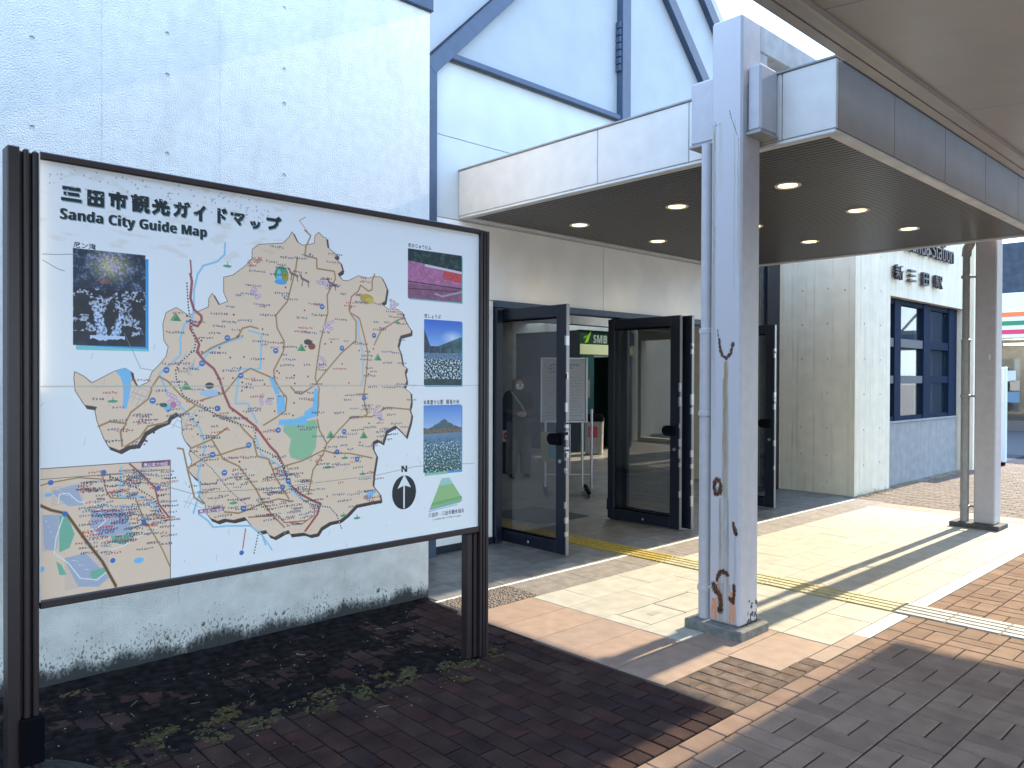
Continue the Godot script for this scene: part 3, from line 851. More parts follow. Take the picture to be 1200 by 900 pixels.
func columns():
	# near column: weathered steel portal leg
	var c := thing("canopy_column", "white steel canopy column with peeling paint and rust runs", "column", Vector3(4.11, 0, 1.746), "columns of the canopy portal")
	var face := M.paint.duplicate() as StandardMaterial3D
	face.uv1_triplanar = false; face.uv1_world_triplanar = false; face.albedo_texture = null; face.albedo_color = lin(0.46, 0.44, 0.45)
	face.uv1_scale = Vector3.ONE
	face.detail_enabled = true; face.detail_albedo = rust_texture(); face.detail_blend_mode = BaseMaterial3D.BLEND_MODE_MIX; face.detail_uv_layer = BaseMaterial3D.DETAIL_UV_1
	var st := S(); box(st, Vector3(-0.105, 0.06, -0.101), Vector3(0.105, 3.60, 0.101), 0.012, "-x")
	obj("shaft", st, M.paint, c)
	st = S(); poly(st, [Vector3(-0.105, 0.072, -0.089), Vector3(-0.105, 0.072, 0.089), Vector3(-0.105, 3.588, 0.089), Vector3(-0.105, 3.588, -0.089)], Vector3.LEFT, [Vector2(0.05, 0.98), Vector2(0.95, 0.98), Vector2(0.95, 0.003), Vector2(0.05, 0.003)])
	tag(obj("rusted_face", st, face, c), "column face with rust scabs and brown runs")
	# grouted foot, chipped
	part("plinth", Vector3(-0.165, -0.03, -0.235), Vector3(0.15, 0.058, 0.150), over(mat(lin(0.30, 0.29, 0.255), 0.9, TEX.cloud, 0.4, TEX.fine_h, 0.15), TEX.speck_soft, 0.2), c, 0.008)
	st = S(); var r := RandomNumberGenerator.new(); r.seed = 3
	for k in 26:
		var h := pow(r.randf(), 2.0) * 0.13 + 0.064; var z := r.randf_range(-0.02, 0.105)
		ball(st, Vector3(0.0 + z * 0.9, h, 0.1012), Vector3(r.randf_range(0.004, 0.014), r.randf_range(0.006, 0.018), 0.0012), 7, 4)
	tag(obj("flaked_paint", st, mat(lin(0.10, 0.09, 0.08), 0.9, TEX.fine, 0.1), c), "", "", "", "stuff")
	# sleeve of sheet metal round the column head
	for e in [[-0.28, -0.105], [0.105, 0.19]]:
		part("gutter_box", Vector3(-0.055, 2.925, e[0]), Vector3(0.138, 3.305, e[1]), M.paint, c, 0.012)
		part("gutter_floor", Vector3(-0.065, 2.905, e[0] - 0.006), Vector3(0.138, 2.923, e[1] + 0.006 if e[1] > 0 else e[1]), M.paint_grey, c, 0.003)
	var far := thing("canopy_column", "grey steel canopy column at the far end, sunlit along one edge", "column", Vector3(8.87, 0, 1.785), "columns of the canopy portal")
	part("shaft", Vector3(-0.10, 0.05, -0.095), Vector3(0.10, 3.60, 0.095), M.paint, far, 0.010)
	part("plinth", Vector3(-0.17, -0.03, -0.30), Vector3(0.15, 0.048, 0.15), over(mat(lin(0.15, 0.15, 0.145), 0.9, TEX.cloud, 0.4), TEX.speck_soft, 0.2), far, 0.006)
	part("gutter_box", Vector3(-0.14, 2.925, -0.26), Vector3(0.06, 3.305, -0.10), M.paint, far, 0.012)
	part("bracket", Vector3(-0.108, 1.70, 0.03), Vector3(-0.101, 1.75, 0.05), M.white, far, 0.002)
	# cross beam over the canopy on haunches
	var b := thing("portal_beam", "weathered white concrete beam over the canopy between the two columns", "beam", Vector3.ZERO)
	part("beam", Vector3(4.217, 3.44, 1.625), Vector3(8.768, 3.60, 1.842), M.beam, b, 0.006)
	part("haunch", Vector3(4.218, 3.29, 1.63), Vector3(4.31, 3.438, 1.838), M.beam, b, 0.004)
	part("haunch", Vector3(8.66, 3.29, 1.63), Vector3(8.766, 3.438, 1.838), M.beam, b, 0.004)
	for x in [5.7, 7.2]: part("bearing", Vector3(x, 3.286, 1.64), Vector3(x + 0.2, 3.438, 1.83), M.beam, b, 0.004)
	drain_pipe(4.055, 1.588, 2.91, 1.79, [1.29, 0.235], "pale painted drainpipe on the rusty column", M.paint, 0.058)
	drain_pipe(8.815, 1.595, 2.78, 1.90, [2.55, 1.33, 0.20], "grey drainpipe on the far column", M.paint_grey, 0.095)
	var st2 := S()
	tube(st2, [Vector3(8.815, 2.76, 1.595), Vector3(8.815, 2.83, 1.60), Vector3(8.78, 2.88, 1.64), Vector3(8.74, 2.95, 1.66)], 0.045, 14)
	var el := obj("pipe_elbow", st2, M.paint_grey, get_node("drain_pipe_001"))
	el.position = -Vector3(8.815, 0, 1.595)

func shelter():
	var t := thing("bus_shelter_roof", "wide brown-grey metal shelter roof overhead with a folded eaves edge", "shelter roof")
	var x0 := -9.0; var x1 := 10.62
	# eaves profile swept along x
	var prof := [Vector2(2.50, 3.09), Vector2(2.555, 3.088), Vector2(2.558, 3.10), Vector2(2.563, 3.10), Vector2(2.566, 3.088), Vector2(2.635, 3.085), Vector2(2.64, 3.073), Vector2(2.655, 3.073), Vector2(2.66, 3.10)]
	var st := S()
	for i in prof.size() - 1:
		var p: Vector2 = prof[i]; var q: Vector2 = prof[i + 1]
		poly(st, [Vector3(x0, p.y, p.x), Vector3(x1, p.y, p.x), Vector3(x1, q.y, q.x), Vector3(x0, q.y, q.x)], Vector3(0, -1, -0.3))
	poly(st, [Vector3(x0, 3.09, 2.50), Vector3(x1, 3.09, 2.50), Vector3(x1, 4.1, 2.50), Vector3(x0, 4.1, 2.50)], Vector3.FORWARD)  # unseen upstand, made tall to hold sky light off canopy front and wall
	poly(st, [Vector3(x0, 4.1, 2.50), Vector3(x1, 4.1, 2.50), Vector3(x1, 4.1, 2.70), Vector3(x0, 4.1, 2.70)], UP)
	poly(st, [Vector3(x1, 3.09, 2.50), Vector3(x1, 4.1, 2.50), Vector3(x1, 4.1, 2.70), Vector3(x1, 3.09, 2.70)], Vector3.RIGHT)
	obj("eaves", st, M.shelter, t)
	# underside panels falling slightly away from the eaves, each its own sheet
	var slope := func(z: float) -> float: return 3.099 - 0.105 * (z - 2.66)
	var x := 10.6
	while x > x0:
		for zz in [[2.661, 4.75], [4.756, 6.9]]:
			var s := S(); var a := maxf(x - 1.83 + 0.005, x0)
			var za: float = zz[0]; var zb: float = zz[1]; var ya: float = slope.call(za); var yb: float = slope.call(zb)
			poly(s, [Vector3(a, ya, za), Vector3(x, ya, za), Vector3(x, yb, zb), Vector3(a, yb, zb)], Vector3.DOWN)
			for e in [[Vector3(a, ya, za), Vector3(a, yb, zb), Vector3.LEFT], [Vector3(x, ya, za), Vector3(x, yb, zb), Vector3.RIGHT]]:
				poly(s, [e[0], e[1], e[1] + UP * 0.012, e[0] + UP * 0.012], e[2])
			obj("soffit_panel", s, M.shelter, t)
		x -= 1.83
	st = S()
	for zz in [[2.70, 3.09], [4.8, 2.88]]: pass
	poly(st, [Vector3(x0, 4.1, 2.69), Vector3(x1, 4.1, 2.69), Vector3(x1, 4.1, 7.0), Vector3(x0, 4.1, 7.0)], UP)
	poly(st, [Vector3(x0, 3.12, 2.67), Vector3(x1, 3.12, 2.67), Vector3(x1, 2.68, 7.0), Vector3(x0, 2.68, 7.0)], Vector3.DOWN)
	poly(st, [Vector3(x0, 4.1, 7.0), Vector3(x1, 4.1, 7.0), Vector3(x1, 2.60, 7.0), Vector3(x0, 2.60, 7.0)], Vector3.BACK)
	for xx in [x0, x1]:
		poly(st, [Vector3(xx, 3.12, 2.67), Vector3(xx, 4.1, 2.67), Vector3(xx, 4.1, 7.0), Vector3(xx, 2.60, 7.0)], Vector3.RIGHT * signf(xx))
	obj("roof_deck", st, M.shelter, t)
	for k in 4:
		part("post", Vector3(-7.0 + 5.6 * k, -0.05, 6.0), Vector3(-6.84 + 5.6 * k, 2.75, 6.16), M.steel_grey, t, 0.008)

func footbridge():
	# stands out of the frame to the right; seen only mirrored in the window
	var t := thing("lattice_footbridge", "pale steel lattice footbridge mirrored in the upper panes of the station window", "footbridge", Vector3(26, 0, 0))
	var st := S(); var z := 3.6
	for y in [2.9, 4.6]: box(st, Vector3(-0.08, y, 3.5), Vector3(0.08, y + 0.14, 22.0), 0.01)
	obj("chord", st, M.steel_grey, t)
	while z < 21.5:
		st = S(); bar(st, Vector3(0, 2.97, z), Vector3(0, 4.67, z), 0.09, 0.09, Vector3.RIGHT); obj("web_post", st, M.steel_grey, t)
		st = S(); bar(st, Vector3(0, 2.97, z), Vector3(0, 4.67, z + 1.5), 0.06, 0.06, Vector3.RIGHT); bar(st, Vector3(0.07, 4.67, z), Vector3(0.07, 2.97, z + 1.5), 0.06, 0.06, Vector3.RIGHT); obj("brace", st, M.steel_grey, t)
		z += 1.5
	part("deck", Vector3(-0.9, 2.45, 3.5), Vector3(0.9, 2.88, 22.0), M.steel_blue, t, 0.02)
	part("added_dark_block", Vector3(-0.6, -0.06, 3.45), Vector3(0.9, 5.4, 4.32), M.steel_blue, t, 0.02)  # unseen block added so the third window bay mirrors something dark
	for zz in [12.0, 20.0]: part("leg", Vector3(-0.15, -0.06, zz), Vector3(0.15, 2.44, zz + 0.3), M.steel_blue, t, 0.01)

func store():
	var t := thing("corner_store", "low shop with red, green and orange stripes on its white fascia", "building", Vector3(27, -0.05, 0))
	var slate := mat(lin(0.05, 0.07, 0.10), 0.8, TEX.cloud, 2.0)
	part("roof", Vector3(-0.25, 4.15, -14), Vector3(9, 5.65, 1.2), slate, t, 0.03)
	part("wall", Vector3(0.9, 0, -13.6), Vector3(8.6, 4.14, 0.9), M.beige, t)
	part("fascia", Vector3(-0.35, 2.78, -14.1), Vector3(0.6, 4.14, 1.3), mat(lin(0.70, 0.70, 0.69), 0.5), t, 0.02)
	var y := 3.56
	for c in [[0.80, 0.17, 0.03], [0.02, 0.20, 0.09], [0.62, 0.03, 0.10]]:
		part("stripe", Vector3(-0.362, y - 0.13, -14.1), Vector3(-0.352, y, 1.3), mat(lin(c[0], c[1], c[2]), 0.5), t); y -= 0.26
	part("kick_plate", Vector3(0.0, 0, -13.6), Vector3(0.12, 0.30, 0.9), M.soffit, t)
	var z := -13.6
	while z < 0.8:
		var win := part("window", Vector3(0.0, 0.31, z), Vector3(0.1, 2.77, z + 0.07), M.alu, t)
		part("pane", Vector3(0.04, 0.31, z + 0.075), Vector3(0.05, 2.72, z + 1.42), M.window, win)
		z += 1.5
	for p in [[-2.62, 1.50, -2.40, 1.82, [0.75, 0.76, 0.76]], [-2.55, 1.22, -2.30, 1.52, [0.55, 0.40, 0.26]], [-2.72, 0.86, -2.30, 1.18, [0.16, 0.27, 0.36]], [-4.4, 1.5, -3.8, 2.0, [0.70, 0.72, 0.75]], [-1.6, 1.2, -1.1, 1.7, [0.65, 0.30, 0.12]]]:
		part("poster", Vector3(0.026, p[1], p[0]), Vector3(0.036, p[3], p[2]), mat(lin(p[4][0], p[4][1], p[4][2]), 0.6, TEX.fine, 0.9), t)
	for k in 5:
		part("shelf", Vector3(0.55, 0.4, -12.5 + 2.6 * k), Vector3(0.85, 1.9, -10.6 + 2.6 * k), mat(lin(0.25, 0.2, 0.16), 0.7, TEX.speck, 0.7), t)
	for k in 8:
		part("lit_tube", Vector3(0.3, 2.60, -13.0 + 1.7 * k), Vector3(0.42, 2.66, -11.6 + 1.7 * k), M.tube, t)
	# pale cabinet beyond the far column
	var c := thing("pale_cabinet", "pale blue-white metal cabinet standing behind the far column", "cabinet", Vector3(15.45, 0, 0.26))
	part("body", Vector3(-0.05, 0.06, -0.40), Vector3(0.08, 1.72, 0.02), mat(lin(0.50, 0.56, 0.68), 0.4), c, 0.012)
	part("plinth", Vector3(-0.04, -0.02, -0.38), Vector3(0.07, 0.058, 0.0), M.black, c)
	part("door_seam", Vector3(-0.054, 0.10, -0.205), Vector3(-0.048, 1.66, -0.199), M.black, c)

# ------------------------------------------------------------------ lettering and print
const GLYPHS := {
	"三": "12 16,88 16;18 49,82 49;6 84,94 84",
	"田": "10 12,90 12,90 90,10 90,10 12;50 12,50 90;10 50,90 50",
	"市": "50 2,50 16;5 18,95 18;50 18,50 98;18 38,82 38,82 80,72 80;18 38,18 82",
	"観": "6 12,46 12;26 2,26 20;12 26,44 26;20 30,12 46;14 38,14 96;14 44,46 44;14 60,44 60;14 76,44 76;14 92,46 92;30 30,30 92;58 8,92 8,92 58,58 58,58 8;58 24,92 24;58 41,92 41;66 58,60 80,48 96;82 58,82 90,88 94,97 92,97 80",
	"光": "50 4,50 42;22 12,34 34;78 12,66 34;6 46,94 46;38 46,34 70,8 94;62 46,62 86,68 92,90 92,94 76",
	"ガ": "8 28,78 28,76 70,70 90,58 88;40 6,38 40,30 70,10 92;80 4,86 16;92 0,98 12",
	"イ": "82 8,58 36,12 58;54 40,54 96",
	"ド": "30 6,30 96;30 38,80 62;70 8,78 22;86 4,94 18",
	"マ": "8 18,90 18,78 42,50 66;34 48,66 84",
	"ッ": "12 40,22 62;40 34,48 58;88 36,80 66,62 84,36 94",
	"プ": "10 22,78 22,74 52,58 76,24 92;88 4,96 12,88 20,80 12,88 4",
	"尼": "18 10,86 10,86 34,18 34;18 10,18 50,6 94;80 44,40 62;40 44,40 86,48 92,86 92,90 78",
	"ン": "14 20,40 34;14 88,50 78,90 30",
	"滝": "10 8,24 20;4 34,18 46;6 94,26 60;58 2,58 14;36 16,96 16;48 20,54 34;84 20,76 34;32 36,98 36;42 46,88 46,88 76,42 76,42 46;42 61,88 61;64 38,64 90,72 94,98 92",
	"花": "4 20,96 20;32 6,32 34;68 6,68 34;36 38,8 66;24 54,24 96;84 42,52 62;52 38,52 84,60 92,92 92,94 78",
	"の": "52 18,44 60,28 80,14 62,20 36,48 16,80 26,88 52,76 76,54 90",
	"じ": "30 6,28 70,40 90,64 88,86 66;60 14,66 26;76 8,82 20",
	"ゅ": "24 34,22 84;30 50,60 38,82 54,76 74,48 74;56 26,56 90,46 98",
	"う": "36 8,66 16;16 38,56 28,80 44,72 76,40 96",
	"た": "8 24,56 20;34 4,10 94;54 42,86 40;50 66,60 88,90 86",
	"ん": "50 6,10 92,36 54,52 56,54 84,70 90,92 60",
	"し": "28 6,26 72,40 92,64 86,86 62",
	"ょ": "54 30,54 80,40 92,24 84,34 74,80 92;54 50,78 48",
	"ぶ": "46 8,56 20,44 40;50 40,56 76,40 90;10 86,24 58;74 54,90 80;78 10,84 22;92 4,98 16",
	"有": "6 22,94 22;46 4,36 40,8 70;34 42,80 42,80 92,70 94;34 42,34 96;34 58,80 58;34 74,80 74",
	"馬": "18 8,18 62;18 10,86 10;18 26,80 26;18 42,80 42;50 10,50 58;18 60,88 60,84 94,74 92;12 72,6 92;30 72,34 88;48 70,52 86;64 68,70 82",
	"富": "50 2,50 12;8 28,8 14,92 14,92 28;22 26,78 26;32 36,68 36,68 50,32 50,32 36;16 58,84 58,84 96,16 96,16 58;50 58,50 96;16 77,84 77",
	"士": "50 6,50 90;6 38,94 38;16 90,84 90",
	"公": "36 10,24 34,6 54;64 10,76 34,94 54;46 46,20 88,80 84;66 64,86 92",
	"園": "8 8,92 8,92 94,8 94,8 8;26 24,74 24;50 16,50 36;20 36,80 36;34 46,66 46,66 58,34 58,34 46;50 60,24 80;44 66,44 84;60 62,78 82",
	"福": "20 4,24 14;6 22,38 22,8 56;22 40,22 96;34 44,40 54;46 8,96 8;54 20,88 20,88 40,54 40,54 20;48 50,94 50,94 94,48 94,48 50;71 50,71 94;48 72,94 72",
	"島": "50 2,42 12;22 12,78 12,78 46,22 46;22 12,22 62;22 28,78 28;22 60,92 60,88 94,78 94;50 66,50 88;30 72,30 88,70 88,70 72",
	"大": "6 34,94 34;50 6,46 50,10 94;52 46,90 94",
	"池": "10 10,24 22;4 36,18 48;8 94,26 60;36 46,92 30,90 62,80 60;64 6,64 76;46 20,46 84,56 92,94 90,96 74",
	"周": "14 8,88 8,88 92,78 94;14 8,14 60,4 94;50 16,50 40;28 24,74 24;24 40,78 40;34 54,68 54,68 80,34 80,34 54",
	"辺": "40 16,90 16,86 70,76 68;62 16,58 50,36 76;12 8,24 20;4 40,20 40,20 74,6 90;20 76,40 92,96 92",
	"拡": "22 4,22 92,12 88;4 24,40 24;4 62,40 50;68 4,68 16;46 18,96 18;48 18,46 60,36 92;72 32,56 84,88 80;80 62,94 92",
	"地": "20 8,20 76;4 34,38 34;2 80,40 70;40 44,92 28,90 64,80 62;66 6,66 76;50 18,50 84,58 92,94 90,96 74",
	"図": "8 8,92 8,92 94,8 94,8 8;30 24,36 38;50 20,56 34;74 22,64 52,24 80;28 48,74 80",
	"協": "4 32,36 32;20 6,20 94;46 16,92 16,90 42;66 4,60 34,42 46;40 62,62 62,60 92,52 92;50 52,46 78,38 94;70 62,96 62,94 92,86 92;80 52,76 78,68 94",
	"会": "50 4,28 28,4 42;50 4,72 28,96 42;30 44,70 44;14 60,86 60;48 60,24 90,78 86;66 72,86 94",
	"新": "26 2,26 12;6 14,48 14;14 20,18 32;40 20,34 32;4 36,50 36;4 54,50 54;27 36,27 96;26 56,6 84;30 58,48 76;90 6,62 16;62 16,62 56,52 94;62 42,96 42;82 42,82 96",
	"駅": "8 6,8 56;8 8,44 8;8 24,42 24;8 40,42 40;26 8,26 54;8 56,46 56,44 92,36 90;6 68,4 88;18 68,20 82;30 66,32 80;56 10,92 10,92 42,56 42;56 10,56 50,46 94;72 44,78 70,96 94",
	"・": "46 46,54 46,54 54,46 54,46 46",
}

func strokes(ch: String) -> Array:
	var out := []
	for s in GLYPHS.get(ch, "").split(";", false):
		var line := []
		for p in s.split(","):
			var xy: PackedStringArray = p.split(" ")
			line.append(Vector2(float(xy[0]), float(xy[1])))
		out.append(line)
	return out

# A small printer: flat shapes on an Image, in units of the sheet (k pixels per unit).
class Sheet:
	var img: Image
	var k := 1.0
	func _init(w: int, h: int, scale: float, c: Color):
		img = Image.create(w, h, false, Image.FORMAT_RGB8); k = scale; img.fill(c)
	func rect(x0: float, y0: float, x1: float, y1: float, c: Color):
		img.fill_rect(Rect2i(int(x0 * k), int(y0 * k), maxi(int((x1 - x0) * k), 1), maxi(int((y1 - y0) * k), 1)), c)
	func area(pts: Array, c: Color):
		var n := pts.size(); var top := INF; var bot := -INF
		for p in pts: top = minf(top, p.y); bot = maxf(bot, p.y)
		for y in range(maxi(int(top * k), 0), mini(int(bot * k) + 1, img.get_height())):
			var yy := (y + 0.5) / k; var xs := []
			for i in n:
				var a: Vector2 = pts[i]; var b: Vector2 = pts[(i + 1) % n]
				if (a.y <= yy) != (b.y <= yy): xs.append(a.x + (yy - a.y) / (b.y - a.y) * (b.x - a.x))
			xs.sort()
			for i in range(0, xs.size() - 1, 2):
				var l := int(round(xs[i] * k)); var r := int(round(xs[i + 1] * k))
				if r > l: img.fill_rect(Rect2i(l, y, r - l, 1), c)
	func dot(p: Vector2, r: float, c: Color, sy := 1.0):
		for y in range(int((p.y - r * sy) * k), int((p.y + r * sy) * k) + 1):
			var t := ((y + 0.5) / k - p.y) / (r * sy)
			if absf(t) < 1.0:
				var w := r * sqrt(1.0 - t * t)
				img.fill_rect(Rect2i(int((p.x - w) * k), y, maxi(int(2 * w * k), 1), 1), c)
	func line(pts: Array, w: float, c: Color, joints := true):
		for i in pts.size() - 1:
			var a: Vector2 = pts[i]; var b: Vector2 = pts[i + 1]
			var n := (b - a).orthogonal().normalized() * w * 0.5
			area([a + n, b + n, b - n, a - n], c)
		if joints and w * k > 2.0:
			for p in pts: dot(p, w * 0.5, c)
	func dashes(pts: Array, w: float, c: Color, on: float, off: float):
		for i in pts.size() - 1:
			var a: Vector2 = pts[i]; var b: Vector2 = pts[i + 1]
			var n := (b - a).length(); var s := 0.0
			while s < n:
				line([a + (b - a) * (s / n), a + (b - a) * (minf(s + on, n) / n)], w, c, false); s += on + off
	func tri_mesh(arr: Array, at: Vector2, sx: float, sy: float, c: Color):
		var v: PackedVector3Array = arr[Mesh.ARRAY_VERTEX]; var ix: PackedInt32Array = arr[Mesh.ARRAY_INDEX]
		for i in range(0, ix.size(), 3):
			area([at + Vector2(v[ix[i]].x * sx, -v[ix[i]].y * sy), at + Vector2(v[ix[i + 1]].x * sx, -v[ix[i + 1]].y * sy), at + Vector2(v[ix[i + 2]].x * sx, -v[ix[i + 2]].y * sy)], c)

func V(a: Array) -> Array:
	var o := []
	for i in range(0, a.size(), 2): o.append(Vector2(a[i], a[i + 1]))
	return o

func glyph(sh: Sheet, ch: String, x0: float, y0: float, x1: float, y1: float, w: float, c: Color):
	for s in strokes(ch):
		var pts := []
		for p in s: pts.append(Vector2(lerpf(x0, x1, p.x / 100), lerpf(y0, y1, p.y / 100)))
		for i in pts.size() - 1:       # square ends
			var d: Vector2 = (pts[i + 1] - pts[i]).normalized() * w * 0.4
			sh.line([pts[i] - d, pts[i + 1] + d], w, c, false)

func text_jp(sh: Sheet, s: String, x0: float, y0: float, x1: float, y1: float, w: float, c: Color):
	var n := s.length(); var cw := (x1 - x0) / n
	for i in n: glyph(sh, s[i], x0 + cw * i + cw * 0.05, y0, x0 + cw * (i + 1) - cw * 0.05, y1, w, c)

func text_latin(sh: Sheet, s: String, x0: float, base: float, x1: float, cap: float, c: Color, heavy := 0.0):
	var tm := TextMesh.new(); tm.text = s; tm.font = font("Droid Sans", 700); tm.font_size = 64; tm.depth = 0.0; tm.pixel_size = 0.01
	tm.horizontal_alignment = HORIZONTAL_ALIGNMENT_LEFT; tm.vertical_alignment = VERTICAL_ALIGNMENT_BOTTOM
	var a := tm.get_mesh_arrays(); var v: PackedVector3Array = a[Mesh.ARRAY_VERTEX]
	if v.is_empty(): return
	var lo := v[0]; var hi := v[0]
	for p in v: lo = lo.min(p); hi = hi.max(p)
	var tb := TextMesh.new(); tb.text = "H"; tb.font = tm.font; tb.font_size = 64; tb.depth = 0.0; tb.pixel_size = 0.01; tb.vertical_alignment = VERTICAL_ALIGNMENT_BOTTOM
	var hb := tb.get_mesh_arrays()[Mesh.ARRAY_VERTEX] as PackedVector3Array
	var h0 := hb[0].y; var h1 := hb[0].y
	for p in hb: h0 = minf(h0, p.y); h1 = maxf(h1, p.y)
	var sx := (x1 - x0) / (hi.x - lo.x); var sy := cap / (h1 - h0)
	for dx in ([0.0] if heavy == 0.0 else [-heavy, 0.0, heavy]):
		sh.tri_mesh(a, Vector2(x0 - lo.x * sx + dx, base + h0 * sy), sx, sy, c)


func map_print() -> ImageTexture:
	var paperc := Color(0.965, 0.965, 0.96); var ground_c := Color(0.95, 0.835, 0.715)
	var sh := Sheet.new(2048, 1572, 2.048, paperc)
	var edge_c := Color(0.27, 0.21, 0.19); var water := Color(0.60, 0.80, 0.90); var lake := Color(0.50, 0.78, 0.93)
	var road := Color(0.70, 0.54, 0.36); var redc := Color(0.66, 0.33, 0.33); var ink := Color(0.18, 0.17, 0.27)
	var r := RandomNumberGenerator.new(); r.seed = 77
	# the city outline with its raised dark edge to the south and east
	var outline := V([55,369,70,377,83,389,122,367,139,362,149,368,151,380,160,397,179,388,186,369,201,353,212,339,216,320,208,309,206,277,212,255,231,244,250,255,250,261,269,251,293,239,294,222,301,211,307,221,314,233,332,225,324,208,324,177,343,171,355,161,370,149,383,133,384,114,398,102,452,93,465,79,473,66,485,86,498,92,525,85,527,68,536,59,548,68,555,69,558,89,584,105,578,112,581,105,575,111,590,120,596,137,584,146,596,159,610,159,637,145,664,148,680,143,699,142,708,156,715,170,710,198,700,204,718,216,744,215,759,222,765,238,760,229,774,250,785,263,784,270,754,278,746,303,754,319,761,349,772,354,767,365,772,387,764,401,784,415,786,437,781,456])
	outline.append_array(V([787,469,784,484,771,520,760,509,740,492,714,503,704,531,689,523,677,528,677,544,687,562,679,604,677,629,696,652,699,666,671,667,632,670,610,688,591,699,564,701,543,710,534,722,516,723,501,716,469,715,466,706,456,707,433,716,420,709,414,699,398,700,383,686,368,666,344,669,326,664,312,667,297,659,289,648,286,628,276,616,278,585,264,573,254,561,261,544,255,527,259,516,247,502,242,488,242,474,240,463,242,463,240,455,231,447,219,454,215,462,197,469,174,482,161,505,144,506,129,514,110,505,102,489,91,457,88,439,91,433,71,429,56,403,54,380]))
	for s in [[4.0, 7.0], [2.5, 4.5], [4.5, 3.0]]:
		var sh2 := []
		for p in outline: sh2.append(p + Vector2(s[0], s[1]))
		sh.area(sh2, edge_c)
	sh.area(outline, ground_c)
	var closed := outline.duplicate(); closed.append(outline[0])
	sh.line(closed, 1.3, Color(0.42, 0.34, 0.30), false)
	# park, lakes, rivers
	sh.area(V([456,478,478,470,500,474,528,470,534,482,530,532,512,557,490,557,470,550,466,535,471,510,452,492]), Color(0.60, 0.78, 0.60))
	for p in [V([437,417,455,417,458,446,440,458]), V([122,367,139,362,149,367,149,396,146,417,141,438,135,435,136,396,131,378]), V([443,468,482,467,509,458,509,480,443,480]), V([654,651,675,639,687,644,667,659]), V([421,380,433,378,446,412,436,416]), V([526,402,533,402,539,422,539,442,531,464,505,470,501,454,522,442])]: sh.area(p, lake)
	for p in [V([327,108,326,131,311,147,283,158,272,176,265,207,265,241,261,263,247,275,238,306]), V([239,308,239,336,215,358,200,372,215,410,234,430,250,447,276,478,283,498,286,520,272,570,278,599,264,645]), V([377,282,404,288,402,360,355,362]), V([356,374,348,432,375,432,395,473]), V([392,501,405,540,443,564,469,617,495,642,509,649]), V([275,649,292,663,303,678,332,679,380,685,405,706,414,729]), V([360,297,332,307,295,325,284,343,272,361,264,361,261,352]), V([634,236,640,288,650,322,650,382,644,397])]: sh.line(p, 3.6, water)
	# town blocks: fine pale street grids
	for b in [[135, 400, 40, 22], [215, 445, 60, 30], [300, 560, 90, 50], [250, 590, 80, 60], [370, 560, 70, 60], [390, 650, 90, 50], [500, 640, 40, 50], [245, 330, 30, 40], [455, 660, 60, 40]]:
		for i in 9:
			var q := Vector2(b[0] + r.randf() * b[2], b[1] + r.randf() * b[3]); var dd := Vector2.from_angle(0.4 if i % 2 else -1.1)
			sh.line([q - dd * 14, q + dd * 14], 0.9, Color(0.72, 0.72, 0.74) if b[0] < 260 else Color(0.93, 0.91, 0.86), false)
	for p in [V([185,399,199,377,215,386,242,416,269,433,312,454,356,473,368,488,386,506,395,542,420,550,436,590,456,622,466,638]), V([279,334,299,320,336,303,353,297,363,278,380,273,397,277]), V([279,424,327,409,356,374,380,360,425,378]), V([485,119,481,147,472,178,462,216,436,247,439,274,455,302,453,323,432,362,432,381,448,407,461,422,458,449,437,463,409,478]), V([503,59,517,69,505,95,503,114,531,117,532,139,575,141,578,157,557,196,559,234,540,301,534,340,528,380,538,402,536,422,534,462]), V([620,215,613,226,622,240,631,249,631,293,593,323,550,369,528,394,495,414,482,411,469,397]), V([681,137,674,153,674,174,664,178,643,166,637,180,619,194,613,222]), V([618,232,640,242,652,280,663,319,659,371,651,424,662,463,650,468]), V([764,234,741,243,699,267,680,302]), V([784,455,715,448,674,469,620,467,590,494,556,526,549,546,523,581,512,633]), V([675,565,614,550,575,548,549,539,497,559,430,572]), V([533,470,539,495,556,523]), V([258,518,300,502,332,480]), V([300,502,323,543,356,560,392,610,408,641,427,667,456,698]), V([254,555,286,538,317,534,350,525,377,521]), V([326,650,356,656,380,650,408,641,443,636,466,642]), V([234,516,244,518,253,561,266,615,283,628]), V([269,433,242,452]), V([94,468,112,460,139,464,149,444,179,420,186,402]), V([134,506,131,480,141,465]), V([139,507,164,492,179,471,215,465])]: sh.line(p, 3.4, road)
	for p in [V([377,667,411,669,443,672,456,688,509,690]), V([469,690,497,696,526,681,528,665])]: sh.line(p, 2.6, Color(0.72, 0.42, 0.34))
	sh.line(V([258,177,261,191,258,224,265,246,279,257,280,265,272,278,259,274,258,283,272,307,275,314,271,329,286,347,304,361,316,383,324,409,337,439,356,453,391,480,423,523,439,539,452,564,462,592,472,612,495,632,526,650,541,656,534,679,505,712]), 5.0, redc)
	sh.line(V([251,194,254,241,258,266,264,296,268,307,266,325,240,348,230,364,231,381,244,414,286,437,318,461,346,471,385,482,392,486,389,512,395,525,436,545,456,571,472,615,505,649,534,661,564,667,583,688,595,720]), 2.2, Color(0.92, 0.90, 0.86)); sh.dashes(V([251,194,254,241,258,266,264,296,268,307,266,325,240,348,230,364,231,381,244,414,286,437,318,461,346,471,385,482,392,486,389,512,395,525,436,545,456,571,472,615,505,649,534,661,564,667,583,688,595,720]), 2.6, Color(0.16, 0.14, 0.16), 3.0, 3.0)
	sh.dashes(V([258,522,300,560,338,610,372,640]), 1.6, Color(0.2, 0.18, 0.2), 2.5, 2.5)
